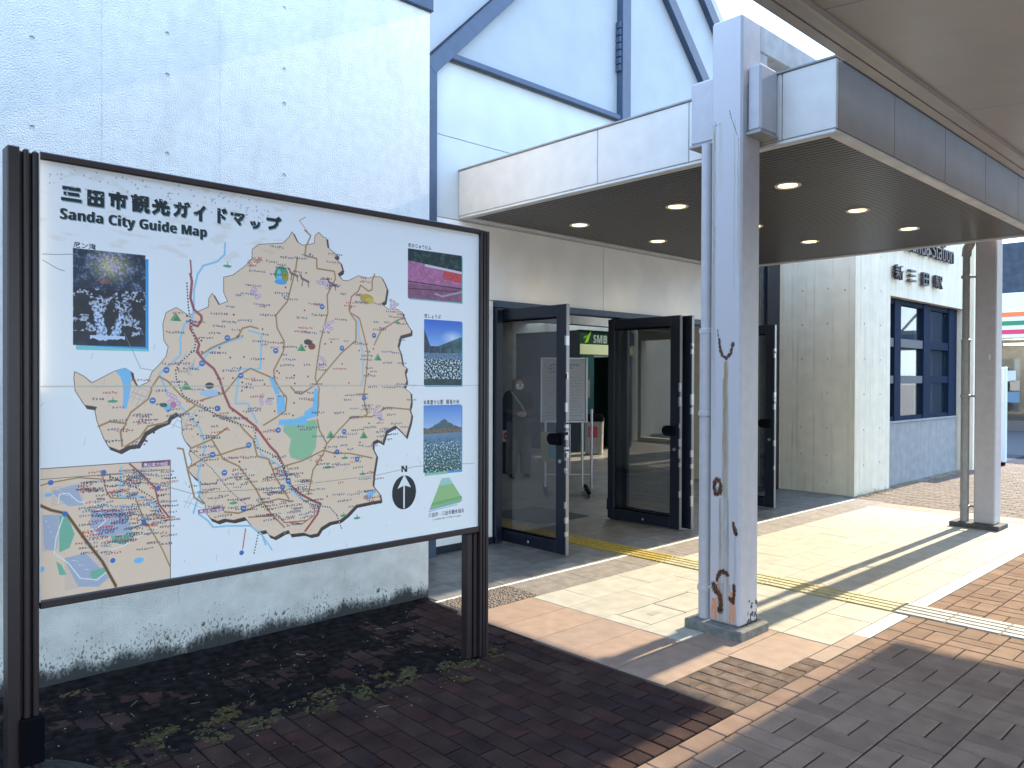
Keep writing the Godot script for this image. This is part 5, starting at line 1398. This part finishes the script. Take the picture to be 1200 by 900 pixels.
# ------------------------------------------------------------------ the hall behind the doors
func hall():
	var f := setting("hall_floor", "grey tiled floor of the station hall")
	part("screed", Vector3(3.17, -0.06, -11), Vector3(18, -0.006, -0.0), M.soffit_gap, f)
	var gm := []
	for k in [[0.30, 0.295, 0.27], [0.255, 0.25, 0.23], [0.33, 0.32, 0.29]]:
		gm.append(over(mat(lin(k[0], k[1], k[2]), 0.42, TEX.speck_soft, 0.1), TEX.cloud, 1.0))
	var slabs := []
	for i in 46:
		for j in 35:
			var x := 3.34 + 0.3 * i; var z := -0.077 - 0.3 * j
			if x > 5.05 and x < 5.62:
				if x < 5.3 : slabs.append([(x - 0.15 + 5.19) / 2, z, maxf(5.19 - x + 0.15, 0.02), 0.3])
				else: slabs.append([(x + 0.15 + 5.476) / 2, z, maxf(x + 0.15 - 5.476, 0.02), 0.3])
			else: slabs.append([x, z, 0.3, 0.3])
	lay(f, "floor_tile", slabs, gm, 0.03, 0.001, 0.0004, 220, 0.004)
	var mt := part("door_mat", Vector3(5.62, -0.003, -2.2), Vector3(6.36, 0.006, -1.35), M.rubber, f, 0.003)
	var t := thing("station_hall", "beige-walled station hall seen through the open doors", "building")
	part("wall", Vector3(3.166, 0, -11.2), Vector3(18, 3.15, -11.0), M.beige, t)
	part("wall", Vector3(15.58, 0, -10.99), Vector3(18.2, 3.15, -7.55), M.beige, t)
	var w2 := CSGCombiner3D.new(); w2.name = "wall"; w2.material_override = M.beige; t.add_child(w2, true)
	csg_box(w2, Vector3(14.81, 0, -7.2), Vector3(15.0, 3.15, -2.3))
	for k in 3: csg_box(w2, Vector3(14.7, 1.35, -4.25 + 0.42 * k), Vector3(15.1, 2.25, -3.98 + 0.42 * k), CSGShape3D.OPERATION_SUBTRACTION)
	csg_box(w2, Vector3(14.7, 0.1, -7.1), Vector3(15.1, 2.4, -5.2), CSGShape3D.OPERATION_SUBTRACTION)
	part("wall", Vector3(14.81, 0, -7.55), Vector3(15.58, 3.15, -7.4), M.beige, t)
	part("skirting", Vector3(15.565, 0, -10.99), Vector3(15.58, 0.10, -7.54), M.soffit, t)
	part("skirting", Vector3(15.58, 0, -7.548), Vector3(18.2, 0.10, -7.53), M.soffit, t)
	part("ceiling", Vector3(3.166, 2.98, -11), Vector3(14.8, 3.14, -1.2), M.beige, t)
	part("beam", Vector3(3.2, 2.55, -6.2), Vector3(14.8, 2.97, -5.95), M.steel_grey, t)
	for k in 4:
		var at := Vector3([6.0, 10.6, 9.0, 12.5][k], 2.94, [-4.6, -2.75, -7.6, -5.2][k])
		var l := thing("tube_light", ["lit tube light above the middle of the station hall", "lit tube light seen through the glass beside the end post", "lit tube light deep in the hall", "lit tube light before the green cash machine booth"][k], "ceiling light", at, "tube lights in the hall")
		part("housing", Vector3(-0.62, 0.0, -0.07), Vector3(0.62, 0.035, 0.07), M.white, l, 0.004)
		var st := S(); cyl(st, Vector3(-0.58, -0.022, 0), Vector3(0.58, -0.022, 0), 0.016, 0.016, 10); obj("tube", st, M.tube, l)
		var a := AreaLight3D.new()
		if a:
			a.area_size = Vector2(1.16, 0.05); a.rotation.x = -PI / 2; a.position = Vector3(0, -0.045, 0); a.light_energy = 0.8; a.light_color = Color(0.95, 0.98, 1.0); a.shadow_enabled = true; a.area_range = 14.0; a.area_attenuation = 2.0
			l.add_child(a)
	cash_booth(); notice_stand(); bin_and_machine()

func cash_booth():
	var b := thing("cash_machine_booth", "dark green cash machine booth with a lit bank sign over its opening", "booth")
	var green := mat(lin(0.010, 0.060, 0.060), 0.35); var navy := mat(lin(0.008, 0.018, 0.035), 0.4)
	part("side_wall", Vector3(11.655, 0.0, -8.1), Vector3(11.72, 2.47, -6.27), navy, b, 0.006)
	part("side_wall", Vector3(13.34, 0.0, -8.1), Vector3(13.40, 1.97, -6.27), green, b, 0.006)
	part("back_wall", Vector3(11.722, 0, -8.1), Vector3(13.338, 1.97, -8.04), navy, b)
	part("front_panel", Vector3(11.722, 0, -6.33), Vector3(12.14, 1.968, -6.262), green, b, 0.006)
	part("front_panel", Vector3(12.78, 0, -6.33), Vector3(13.338, 1.968, -6.262), green, b, 0.006)
	part("roof", Vector3(11.722, 2.40, -8.1), Vector3(13.40, 2.47, -6.30), navy, b, 0.006)
	var sign_ := part("sign_box", Vector3(11.652, 1.972, -6.32), Vector3(13.43, 2.48, -6.235), mat(lin(0.006, 0.035, 0.025), 0.3), b, 0.008)
	part("sign_strip", Vector3(11.665, 1.985, -6.234), Vector3(13.42, 2.19, -6.226), glow(Color(0.62, 0.64, 0.50), 0.10), sign_)
	# the rising two-tone leaf mark and the letters
	var st := S()
	gable_poly(st, [Vector2(11.80, 2.21), Vector2(11.90, 2.24), Vector2(12.00, 2.46), Vector2(11.88, 2.36)], -6.234, -6.222)
	obj("mark", st, glow(Color(0.45, 0.62, 0.08), 0.10), sign_)
	st = S(); gable_poly(st, [Vector2(11.76, 2.30), Vector2(11.84, 2.33), Vector2(11.865, 2.37), Vector2(11.80, 2.35)], -6.234, -6.222)
	obj("mark", st, glow(Color(0.40, 0.60, 0.12), 0.10), sign_)
	var tm := TextMesh.new(); tm.text = "SMBC"; tm.font = font("Droid Sans", 700); tm.font_size = 48; tm.pixel_size = 0.0046; tm.depth = 0.012
	tm.horizontal_alignment = HORIZONTAL_ALIGNMENT_LEFT
	var o := obj("letters", tm, glow(Color(0.5, 0.55, 0.5), 0.06), sign_); o.position = Vector3(12.05, 2.30, -6.226)
	for k in 5: part("small_print", Vector3(12.62 + 0.0 * k, 2.035 + 0.028 * k, -6.2255), Vector3(12.76 + 0.02 * (k % 3), 2.048 + 0.028 * k, -6.224), M.black, sign_)
	part("notice", Vector3(11.77, 1.10, -6.26), Vector3(12.0, 1.47, -6.256), mat(lin(0.42, 0.40, 0.42), 0.6, TEX.speck, 0.5), b)
	part("cash_machine", Vector3(12.2, 0, -7.9), Vector3(12.85, 1.35, -7.3), mat(lin(0.03, 0.05, 0.055), 0.4), b, 0.02)
	part("screen", Vector3(12.32, 1.38, -7.32), Vector3(12.57, 1.70, -7.30), mat(lin(0.20, 0.21, 0.18), 0.4), b)

func notice_stand():
	var s := thing("notice_stand", "grey framed notice board full of print on a wheeled stand", "notice board", Vector3(7.32, 0, -2.62))
	s.rotation.y = -0.78
	var sh := Sheet.new(384, 560, 1.0, Color(0.80, 0.81, 0.83))
	var r := RandomNumberGenerator.new(); r.seed = 14; var c := Color(0.28, 0.30, 0.38)
	for k in 3:
		for i in 9 - k * 2:
			for j in 5: sh.line([Vector2(60 + i * 30 + r.randf() * 22, 36 + k * 34 + r.randf() * 22), Vector2(60 + i * 30 + r.randf() * 22, 36 + k * 34 + r.randf() * 22)], 3, Color(0.2, 0.3, 0.45))
	for row in 14:
		for i in 26:
			if r.randf() < 0.85: sh.line([Vector2(36 + i * 12, 160 + row * 27 + r.randf() * 10), Vector2(45 + i * 12, 160 + row * 27 + r.randf() * 10)], 2.4, c, false)
	var pm := StandardMaterial3D.new(); pm.albedo_texture = ImageTexture.create_from_image(sh.img); pm.roughness = 0.5
	part("board", Vector3(-0.30, 0.93, -0.03), Vector3(0.30, 1.76, -0.004), M.steel_grey, s, 0.008)
	var st := S(); poly(st, [Vector3(-0.275, 0.955, 0.0), Vector3(0.275, 0.955, 0.0), Vector3(0.275, 1.735, 0.0), Vector3(-0.275, 1.735, 0.0)], Vector3.BACK, [Vector2(0, 1), Vector2(1, 1), Vector2(1, 0), Vector2(0, 0)])
	obj("printed_sheet", st, pm, s)
	for e in [[-0.305, -0.277], [0.277, 0.305]]: part("frame", Vector3(e[0], 0.925, -0.034), Vector3(e[1], 1.765, 0.012), M.alu, s, 0.004)
	for e in [[0.925, 0.953], [1.737, 1.765]]: part("frame", Vector3(-0.276, e[0], -0.034), Vector3(0.276, e[1], 0.012), M.alu, s, 0.004)
	for x in [-0.24, 0.24, 0.36]:
		st = S(); cyl(st, Vector3(x, 0.07, -0.05), Vector3(x, 1.10, -0.05), 0.018, 0.018, 12); obj("upright", st, M.alu, s)
	for x in [-0.24, 0.30]:
		part("foot", Vector3(x - 0.025, 0.05, -0.34), Vector3(x + 0.025, 0.085, 0.34), M.black, s, 0.006)
		for z in [-0.30, 0.30]:
			st = S(); cyl(st, Vector3(x - 0.012, 0.028, z), Vector3(x + 0.012, 0.028, z), 0.027, 0.027, 14); obj("castor", st, M.rubber, s)
	for k in 4:
		st = S(); cyl(st, Vector3(-0.24 + 0.16 * k, 0.25, -0.05), Vector3(-0.24 + 0.16 * k, 0.9, -0.05), 0.008, 0.008, 8); obj("rod", st, M.alu, s)
	part("cross_bar", Vector3(-0.24, 0.24, -0.06), Vector3(0.36, 0.265, -0.04), M.alu, s, 0.004)
	part("leaflet_box", Vector3(-0.30, 0.42, -0.02), Vector3(0.02, 0.80, 0.06), mat(lin(0.42, 0.36, 0.25), 0.6, TEX.cloud, 0.4), s, 0.006)
	part("leaflet", Vector3(-0.20, 0.46, 0.061), Vector3(-0.02, 0.66, 0.064), mat(lin(0.08, 0.25, 0.33), 0.5), s)

func bin_and_machine():
	var b := thing("waste_bin", "grey waste bin with a red label beside the booth opening", "bin", Vector3(11.63, 0, -5.82))
	var st := S(); lathe(st, Vector3.ZERO, [Vector2(0.0, 0.01), Vector2(0.165, 0.01), Vector2(0.175, 0.03), Vector2(0.19, 0.62), Vector2(0.196, 0.63), Vector2(0.196, 0.655)], 24); obj("body", st, M.steel_grey, b)
	st = S(); lathe(st, Vector3.ZERO, [Vector2(0.198, 0.65), Vector2(0.20, 0.70), Vector2(0.17, 0.78), Vector2(0.11, 0.80), Vector2(0.105, 0.785), Vector2(0.0, 0.72)], 24); obj("lid", st, M.black, b)
	st = S()
	for i in 8:
		var a0 := 2.0 + 0.13 * i; var a1 := a0 + 0.13
		var d0 := Vector3(-sin(a0 - 0.4), 0, -cos(a0 - 0.4)) * 0.191; var d1 := Vector3(-sin(a1 - 0.4), 0, -cos(a1 - 0.4)) * 0.191
		poly(st, [d0 + UP * 0.34, d1 + UP * 0.34, d1 + UP * 0.56, d0 + UP * 0.56], d0)
	obj("label", st, mat(lin(0.50, 0.05, 0.06), 0.5, TEX.speck_soft, 0.3), b)
	var m := thing("gate_machine", "dark slim gate machine with a round no-entry disc on its front", "machine", Vector3(8.55, 0, -5.0))
	m.rotation.y = -0.75
	part("body", Vector3(-0.14, 0.0, -0.45), Vector3(0.14, 1.14, 0.45), mat(lin(0.012, 0.018, 0.035), 0.35), m, 0.03)
	part("top_cap", Vector3(-0.15, 1.142, -0.46), Vector3(0.15, 1.18, 0.46), M.black, m, 0.01)
	part("sign_plate", Vector3(-0.09, 0.50, 0.452), Vector3(0.09, 0.68, 0.458), M.white, m, 0.002)
	st = S(); cyl(st, Vector3(0, 0.59, 0.459), Vector3(0, 0.59, 0.464), 0.072, 0.072, 24); obj("no_entry_disc", st, mat(lin(0.55, 0.03, 0.04), 0.4), m)
	part("bar", Vector3(-0.05, 0.578, 0.4645), Vector3(0.05, 0.602, 0.467), M.white, m)

# ------------------------------------------------------------------ the person in the hall
# One smooth surface round a set of tapered bones: smooth minimum of their distances, meshed as surface nets.
func skin(st: SurfaceTool, bones: Array, cell: float, blend: float):
	var lo := Vector3.INF; var hi := -Vector3.INF
	for b in bones:
		for e in [[b[0], b[2]], [b[1], b[3]]]:
			lo = lo.min(e[0] - Vector3.ONE * (e[1] * 1.25 + cell * 2)); hi = hi.max(e[0] + Vector3.ONE * (e[1] * 1.25 + cell * 2))
	var nx := int((hi.x - lo.x) / cell) + 2; var ny := int((hi.y - lo.y) / cell) + 2; var nz := int((hi.z - lo.z) / cell) + 2
	var f := PackedFloat32Array(); f.resize(nx * ny * nz); f.fill(1.0)
	for b in bones:
		var pa: Vector3 = b[0]; var pb: Vector3 = b[1]; var ra: float = b[2]; var rb: float = b[3]
		var sc: Vector3 = b[4] if b.size() > 4 else Vector3.ONE      # squash of the section
		var R := maxf(ra, rb) * maxf(1.0, maxf(sc.x, sc.z)) + blend + cell * 2
		var l := pa.min(pb) - Vector3.ONE * R; var h := pa.max(pb) + Vector3.ONE * R
		var i0 := maxi(int((l.x - lo.x) / cell), 0); var i1 := mini(int((h.x - lo.x) / cell) + 1, nx - 1)
		var j0 := maxi(int((l.y - lo.y) / cell), 0); var j1 := mini(int((h.y - lo.y) / cell) + 1, ny - 1)
		var k0 := maxi(int((l.z - lo.z) / cell), 0); var k1 := mini(int((h.z - lo.z) / cell) + 1, nz - 1)
		var ab := pb - pa; var abl := maxf(ab.length_squared(), 1e-8)
		for k in range(k0, k1 + 1):
			for j in range(j0, j1 + 1):
				for i in range(i0, i1 + 1):
					var p := lo + Vector3(i, j, k) * cell
					var t := clampf((p - pa).dot(ab) / abl, 0.0, 1.0)
					var d := ((p - pa - ab * t) / sc).length() - lerpf(ra, rb, t)
					var q := (k * ny + j) * nx + i
					var o := f[q]
					var m := clampf(0.5 + 0.5 * (o - d) / blend, 0.0, 1.0)
					f[q] = lerpf(o, d, m) - blend * m * (1.0 - m)
	var vid := {}; var verts := []; var norms := []
	for k in nz - 1:
		for j in ny - 1:
			for i in nx - 1:
				var q := (k * ny + j) * nx + i
				var v := [f[q], f[q + 1], f[q + nx], f[q + nx + 1], f[q + nx * ny], f[q + nx * ny + 1], f[q + nx * ny + nx], f[q + nx * ny + nx + 1]]
				var neg := 0
				for x in v: neg += 1 if x < 0.0 else 0
				if neg == 0 or neg == 8: continue
				var s := Vector3.ZERO; var c := 0
				for a in 8:
					for bit in [1, 2, 4]:
						var b2: int = a | bit
						if b2 != a and (v[a] < 0.0) != (v[b2] < 0.0):
							var t: float = v[a] / (v[a] - v[b2])
							var A := Vector3(a & 1, (a >> 1) & 1, (a >> 2) & 1); var B := Vector3(b2 & 1, (b2 >> 1) & 1, (b2 >> 2) & 1)
							s += A.lerp(B, t); c += 1
				vid[q] = verts.size()
				verts.append(lo + (Vector3(i, j, k) + s / c) * cell)
				norms.append(Vector3(v[1] + v[3] + v[5] + v[7] - v[0] - v[2] - v[4] - v[6], v[2] + v[3] + v[6] + v[7] - v[0] - v[1] - v[4] - v[5], v[4] + v[5] + v[6] + v[7] - v[0] - v[1] - v[2] - v[3]).normalized())
	var steps := [1, nx, nx * ny]
	for q in vid:
		for a in 3:
			var u: int = steps[(a + 1) % 3]; var w: int = steps[(a + 2) % 3]
			var e: int = q + steps[a]
			if e >= f.size() or (f[q] < 0.0) == (f[e] < 0.0): continue
			if not (vid.has(q - u) and vid.has(q - w) and vid.has(q - u - w)): continue
			var quad := [vid[q], vid[q - u], vid[q - u - w], vid[q - w]]
			for tri in [[0, 1, 2], [0, 2, 3]]:
				var ids := [quad[tri[0]], quad[tri[1]], quad[tri[2]]]
				var n: Vector3 = (verts[ids[1]] - verts[ids[0]]).cross(verts[ids[2]] - verts[ids[0]])
				if n.dot(norms[ids[0]] + norms[ids[1]] + norms[ids[2]]) > 0.0: ids = [ids[0], ids[2], ids[1]]
				for id in ids:
					st.set_normal(norms[id]); st.set_uv(Vector2.ZERO); st.add_vertex(verts[id])

func person():
	# stands facing the doors, arms drawn in, hands together over a bag strap
	var t := thing("person", "person in a dark coat and white face mask standing in the hall", "person", Vector3(8.02, 0, -4.2))
	t.rotation.y = deg_to_rad(-30.0)
	var coat := mat(lin(0.014, 0.015, 0.020), 0.85, TEX.cloud, 0.5); var trousers := mat(lin(0.10, 0.098, 0.10), 0.85, TEX.cloud, 0.5)
	var flesh := mat(lin(0.42, 0.26, 0.19), 0.55); var hair := mat(lin(0.012, 0.010, 0.010), 0.5)
	# body: legs, trunk, neck, head in one surface (skin under the clothes)
	var st := S()
	var bones := [
		[Vector3(-0.075, 0.82, 0), Vector3(-0.085, 0.44, 0.015), 0.075, 0.052], [Vector3(-0.085, 0.44, 0.015), Vector3(-0.09, 0.08, -0.01), 0.050, 0.034],
		[Vector3(0.075, 0.82, 0), Vector3(0.085, 0.44, 0.015), 0.075, 0.052], [Vector3(0.085, 0.44, 0.015), Vector3(0.095, 0.08, -0.01), 0.050, 0.034],
		[Vector3(0, 0.84, 0), Vector3(0, 1.02, 0), 0.115, 0.10, Vector3(1.15, 1, 0.8)], [Vector3(0, 1.02, 0), Vector3(0, 1.24, 0), 0.105, 0.11, Vector3(1.2, 1, 0.75)],
		[Vector3(-0.13, 1.25, 0), Vector3(0.13, 1.25, 0), 0.05, 0.05], [Vector3(0, 1.25, 0), Vector3(0, 1.36, 0.012), 0.048, 0.045],
		[Vector3(0, 1.43, 0.012), Vector3(0, 1.385, 0.03), 0.082, 0.062, Vector3(0.88, 1, 1)], [Vector3(0, 1.375, 0.055), Vector3(0, 1.36, 0.06), 0.036, 0.030],
		[Vector3(0, 1.405, 0.092), Vector3(0, 1.392, 0.104), 0.010, 0.013], [Vector3(-0.074, 1.41, 0.012), Vector3(-0.077, 1.39, 0.008), 0.014, 0.010], [Vector3(0.074, 1.41, 0.012), Vector3(0.077, 1.39, 0.008), 0.014, 0.010],
		[Vector3(-0.17, 1.23, 0), Vector3(-0.20, 1.0, 0.02), 0.040, 0.034], [Vector3(-0.20, 1.0, 0.02), Vector3(-0.07, 0.96, 0.20), 0.033, 0.024],
		[Vector3(0.17, 1.23, 0), Vector3(0.20, 1.0, 0.02), 0.040, 0.034], [Vector3(0.20, 1.0, 0.02), Vector3(0.06, 0.97, 0.21), 0.033, 0.024]]
	skin(st, bones, 0.013, 0.03)
	# hands: palm, four fingers and a thumb each, folded round the strap
	for s in [-1, 1]:
		var w := Vector3(0.065 * s, 0.965, 0.205)
		var hb := [[w, w + Vector3(-0.045 * s, -0.005, 0.035), 0.021, 0.024]]
		for k in 4:
			var root := w + Vector3(-0.050 * s, 0.022 - 0.016 * k, 0.038)
			var kn := root + Vector3(-0.026 * s, -0.002, 0.018 + 0.002 * (k % 2))
			var tip := kn + Vector3(-0.018 * s, -0.004, -0.016 - 0.002 * k)
			hb.append([root, kn, 0.0085, 0.0078]); hb.append([kn, tip, 0.0078, 0.0065])
		var th := w + Vector3(-0.018 * s, 0.020, 0.022)
		hb.append([th, th + Vector3(-0.022 * s, 0.016, 0.014), 0.0095, 0.0085]); hb.append([th + Vector3(-0.022 * s, 0.016, 0.014), th + Vector3(-0.044 * s, 0.010, 0.018), 0.0085, 0.007])
		skin(st, hb, 0.0045, 0.006)
	obj("body", st, flesh, t)
	st = S()    # long coat with sleeves and a raised collar
	skin(st, [[Vector3(0, 0.66, 0), Vector3(0, 0.95, 0), 0.165, 0.15, Vector3(1.1, 1, 0.78)], [Vector3(0, 0.95, 0), Vector3(0, 1.22, 0), 0.15, 0.135, Vector3(1.15, 1, 0.78)], [Vector3(-0.135, 1.245, 0), Vector3(0.135, 1.245, 0), 0.066, 0.066],
		[Vector3(-0.17, 1.235, 0), Vector3(-0.215, 1.0, 0.02), 0.062, 0.056], [Vector3(-0.215, 1.0, 0.02), Vector3(-0.085, 0.962, 0.185), 0.056, 0.042],
		[Vector3(0.17, 1.235, 0), Vector3(0.215, 1.0, 0.02), 0.062, 0.056], [Vector3(0.215, 1.0, 0.02), Vector3(0.08, 0.967, 0.19), 0.056, 0.042],
		[Vector3(0, 1.30, -0.005), Vector3(0, 1.315, 0.0), 0.078, 0.072]], 0.014, 0.035)
	obj("coat", st, coat, t)
	st = S()    # wide trousers
	skin(st, [[Vector3(-0.085, 0.80, 0), Vector3(-0.10, 0.40, 0.01), 0.098, 0.092], [Vector3(-0.10, 0.40, 0.01), Vector3(-0.105, 0.10, 0.0), 0.092, 0.088], [Vector3(0.085, 0.80, 0), Vector3(0.10, 0.40, 0.01), 0.098, 0.092], [Vector3(0.10, 0.40, 0.01), Vector3(0.108, 0.10, 0.0), 0.092, 0.088]], 0.015, 0.02)
	obj("trousers", st, trousers, t)
	for s in [-1, 1]:
		st = S(); skin(st, [[Vector3(0.10 * s, 0.045, -0.05), Vector3(0.112 * s, 0.035, 0.13), 0.045, 0.036, Vector3(1, 0.9, 1)]], 0.012, 0.02); obj("shoe", st, M.black, t)
	st = S()    # hair drawn round the face and down to the collar
	skin(st, [[Vector3(0, 1.455, -0.005), Vector3(0, 1.43, -0.02), 0.088, 0.094], [Vector3(-0.062, 1.45, 0.02), Vector3(-0.070, 1.33, 0.0), 0.034, 0.030], [Vector3(0.062, 1.45, 0.02), Vector3(0.070, 1.33, 0.0), 0.034, 0.030], [Vector3(0, 1.40, -0.055), Vector3(0, 1.30, -0.05), 0.07, 0.055], [Vector3(-0.04, 1.487, 0.055), Vector3(0.04, 1.487, 0.055), 0.026, 0.026]], 0.011, 0.02)
	obj("hair", st, hair, t)
	st = S()    # pleated mask over nose and chin
	skin(st, [[Vector3(-0.030, 1.385, 0.075), Vector3(0.030, 1.385, 0.075), 0.030, 0.030], [Vector3(-0.022, 1.352, 0.070), Vector3(0.022, 1.352, 0.070), 0.026, 0.026]], 0.007, 0.012)
	obj("mask", st, mat(lin(0.75, 0.76, 0.78), 0.8), t)
	st = S()
	for s in [-1, 1]: ball(st, Vector3(0.027 * s, 1.423, 0.083), Vector3(0.010, 0.005, 0.006), 8, 5)
	obj("eyes", st, M.black, t)
	st = S(); tube(st, [Vector3(-0.14, 1.30, 0.09), Vector3(0.0, 1.1, 0.155), Vector3(0.10, 0.93, 0.16)], 0.011, 8); obj("strap", st, mat(lin(0.30, 0.30, 0.32), 0.8), t)
	var bag := thing("shoulder_bag", "dark bag hanging at the hip of the person in the hall", "bag", Vector3(8.02, 0, -4.2))
	bag.rotation.y = t.rotation.y
	st = S(); skin(st, [[Vector3(0.10, 0.80, 0.17), Vector3(0.24, 0.80, 0.12), 0.075, 0.07, Vector3(1, 1.3, 0.6)], [Vector3(0.10, 0.72, 0.17), Vector3(0.24, 0.72, 0.12), 0.08, 0.075, Vector3(1, 1, 0.6)]], 0.013, 0.02)
	obj("pouch", st, mat(lin(0.02, 0.02, 0.022), 0.6), bag)
	part("flap", Vector3(0.10, 0.80, 0.165), Vector3(0.24, 0.86, 0.19), mat(lin(0.03, 0.03, 0.03), 0.6), bag, 0.008)

# ------------------------------------------------------------------ moss, grit, twigs
func small_things():
	var r := RandomNumberGenerator.new(); r.seed = 99
	var n := FastNoiseLite.new(); n.seed = 15; n.frequency = 1.6; n.fractal_octaves = 3
	# moss cushions along the strip between board and wall
	var tuft := S(); ball(tuft, Vector3.ZERO, Vector3(1, 0.7, 1), 6, 4)
	var mm := MultiMesh.new(); mm.transform_format = MultiMesh.TRANSFORM_3D; mm.use_colors = true; mm.mesh = tuft.commit()
	var xf := []
	var spots := []
	for k in 34:
		var u := r.randf()
		spots.append([Vector2(lerpf(1.05, 2.78, u) + r.randf_range(-0.08, 0.08), lerpf(0.86, 1.16, u) + r.randf_range(-0.16, 0.14)), r.randf_range(0.03, 0.11)])
	for s in [[2.60, 1.12, 0.10], [2.82, 1.03, 0.08], [2.45, 1.02, 0.10], [1.85, 1.05, 0.13], [1.55, 0.93, 0.12], [2.05, 0.93, 0.12], [1.30, 0.98, 0.12], [2.2, 1.05, 0.08], [0.95, 1.02, 0.1], [1.0, 0.12, 0.05]]: spots.append([Vector2(s[0], s[1]), s[2]])
	for s in spots:
		for i in int(s[1] * 1000):
			var a := r.randf() * TAU; var d: float = s[1] * sqrt(r.randf())
			var p := Vector2(s[0].x + cos(a) * d * 1.5, s[0].y + sin(a) * d * 0.6)
			if n.get_noise_2d(p.x * 3.0, p.y * 3.0) < -0.02: continue
			var q: float = r.randf_range(0.004, 0.011) * (1.2 - d / s[1] * 0.6)
			xf.append(Transform3D(Basis.from_scale(Vector3(q * 1.2, q * 0.75, q)), Vector3(p.x, 0.001, p.y)))
	mm.instance_count = xf.size()
	for i in xf.size():
		mm.set_instance_transform(i, xf[i])
		var v := r.randf()
		mm.set_instance_color(i, Color(0.055, 0.043, 0.004).lerp(Color(0.020, 0.022, 0.004), v) if v < 0.85 else Color(0.10, 0.050, 0.010))
	var mo := MultiMeshInstance3D.new(); mo.name = "moss"; mo.multimesh = mm
	var mossm := StandardMaterial3D.new(); mossm.vertex_color_use_as_albedo = true; mossm.roughness = 0.95; mo.material_override = mossm
	add_child(mo); tag(mo, "olive green moss cushions on the bricks under the map board", "moss", "", "stuff")
	# soil and fine dirt lying over the bricks by the wall, thinning out and broken by the bricks showing through
	var st := S(); var NX := 240; var NZ := 66; var hs := []
	for i in NX + 1:
		for j in NZ + 1:
			var x := -1.6 + 4.75 * i / NX; var z := 1.32 * pow(float(j) / NZ, 1.25)
			var h := 0.0032 * n.get_noise_2d(x * 1.6, z * 2.2) + 0.0022 * n.get_noise_2d(x * 9.0, z * 9.0) - 0.0005
			h += 0.022 * exp(-z / 0.035) + 0.0022 * exp(-z / 0.5) - 0.006 * smoothstep(0.95, 1.3, z) - 0.004 * smoothstep(2.5, 3.1, x)
			h += 0.002 * exp(-pow((z - 0.62 - 0.22 * x * 0.6) / 0.22, 2))
			hs.append(Vector3(x, h, z + 0.001))
	for i in NX:
		for j in NZ:
			var a: Vector3 = hs[i * (NZ + 1) + j]; var b: Vector3 = hs[(i + 1) * (NZ + 1) + j]; var c: Vector3 = hs[(i + 1) * (NZ + 1) + j + 1]; var e: Vector3 = hs[i * (NZ + 1) + j + 1]
			if maxf(maxf(a.y, b.y), maxf(c.y, e.y)) < -0.004: continue
			poly(st, [a, b, c], UP); poly(st, [a, c, e], UP)
	var so := obj("soil", st, dull(over(mat(lin(0.066, 0.054, 0.050), 0.95, TEX.speck, 0.6, TEX.speck_h, 0.4), TEX.rough, 0.5))); tag(so, "dark soil and fine dirt washed over the bricks along the white wall", "soil", "", "stuff")
	# pale grit and bits of straw
	st = S()
	for i in 150:
		var x := r.randf_range(0.4, 2.9); var z := r.randf_range(0.1, 1.35)
		var q := r.randf_range(0.0015, 0.005); ball(st, Vector3(x, 0.002, z), Vector3(q, q * 0.6, q), 5, 3)
	for i in 26:
		var p := Vector3(r.randf_range(0.4, 2.7), 0.004, r.randf_range(0.12, 1.25)); var a := r.randf() * TAU; var l := r.randf_range(0.02, 0.06)
		bar(st, p, p + Vector3(cos(a) * l, r.randf_range(0, 0.006), sin(a) * l), 0.0016, 0.0012, UP)
	var go := obj("grit", st, mat(lin(0.22, 0.20, 0.17), 0.9)); tag(go, "pale grit and straw scattered on the dark bricks", "grit", "", "stuff")
	# dry weeds where the right-hand wall meets the paving
	st = S()
	for i in 420:
		var p := Vector3(r.randf_range(9.9, 14.2), 0.0, r.randf_range(0.01, 0.14)); if p.x > 11.0: p.z -= 0.06
		var a := r.randf() * TAU; var l := r.randf_range(0.02, 0.07) * (1.6 if p.x < 10.6 else 0.8)
		bar(st, p, p + Vector3(cos(a) * l * 0.7, l * r.randf_range(0.2, 0.8), sin(a) * l * 0.5), 0.004, 0.001, UP)
	var wo := obj("dry_weeds", st, mat(lin(0.36, 0.29, 0.14), 0.9)); tag(wo, "dry straw-coloured weeds at the foot of the concrete building", "weeds", "", "stuff")
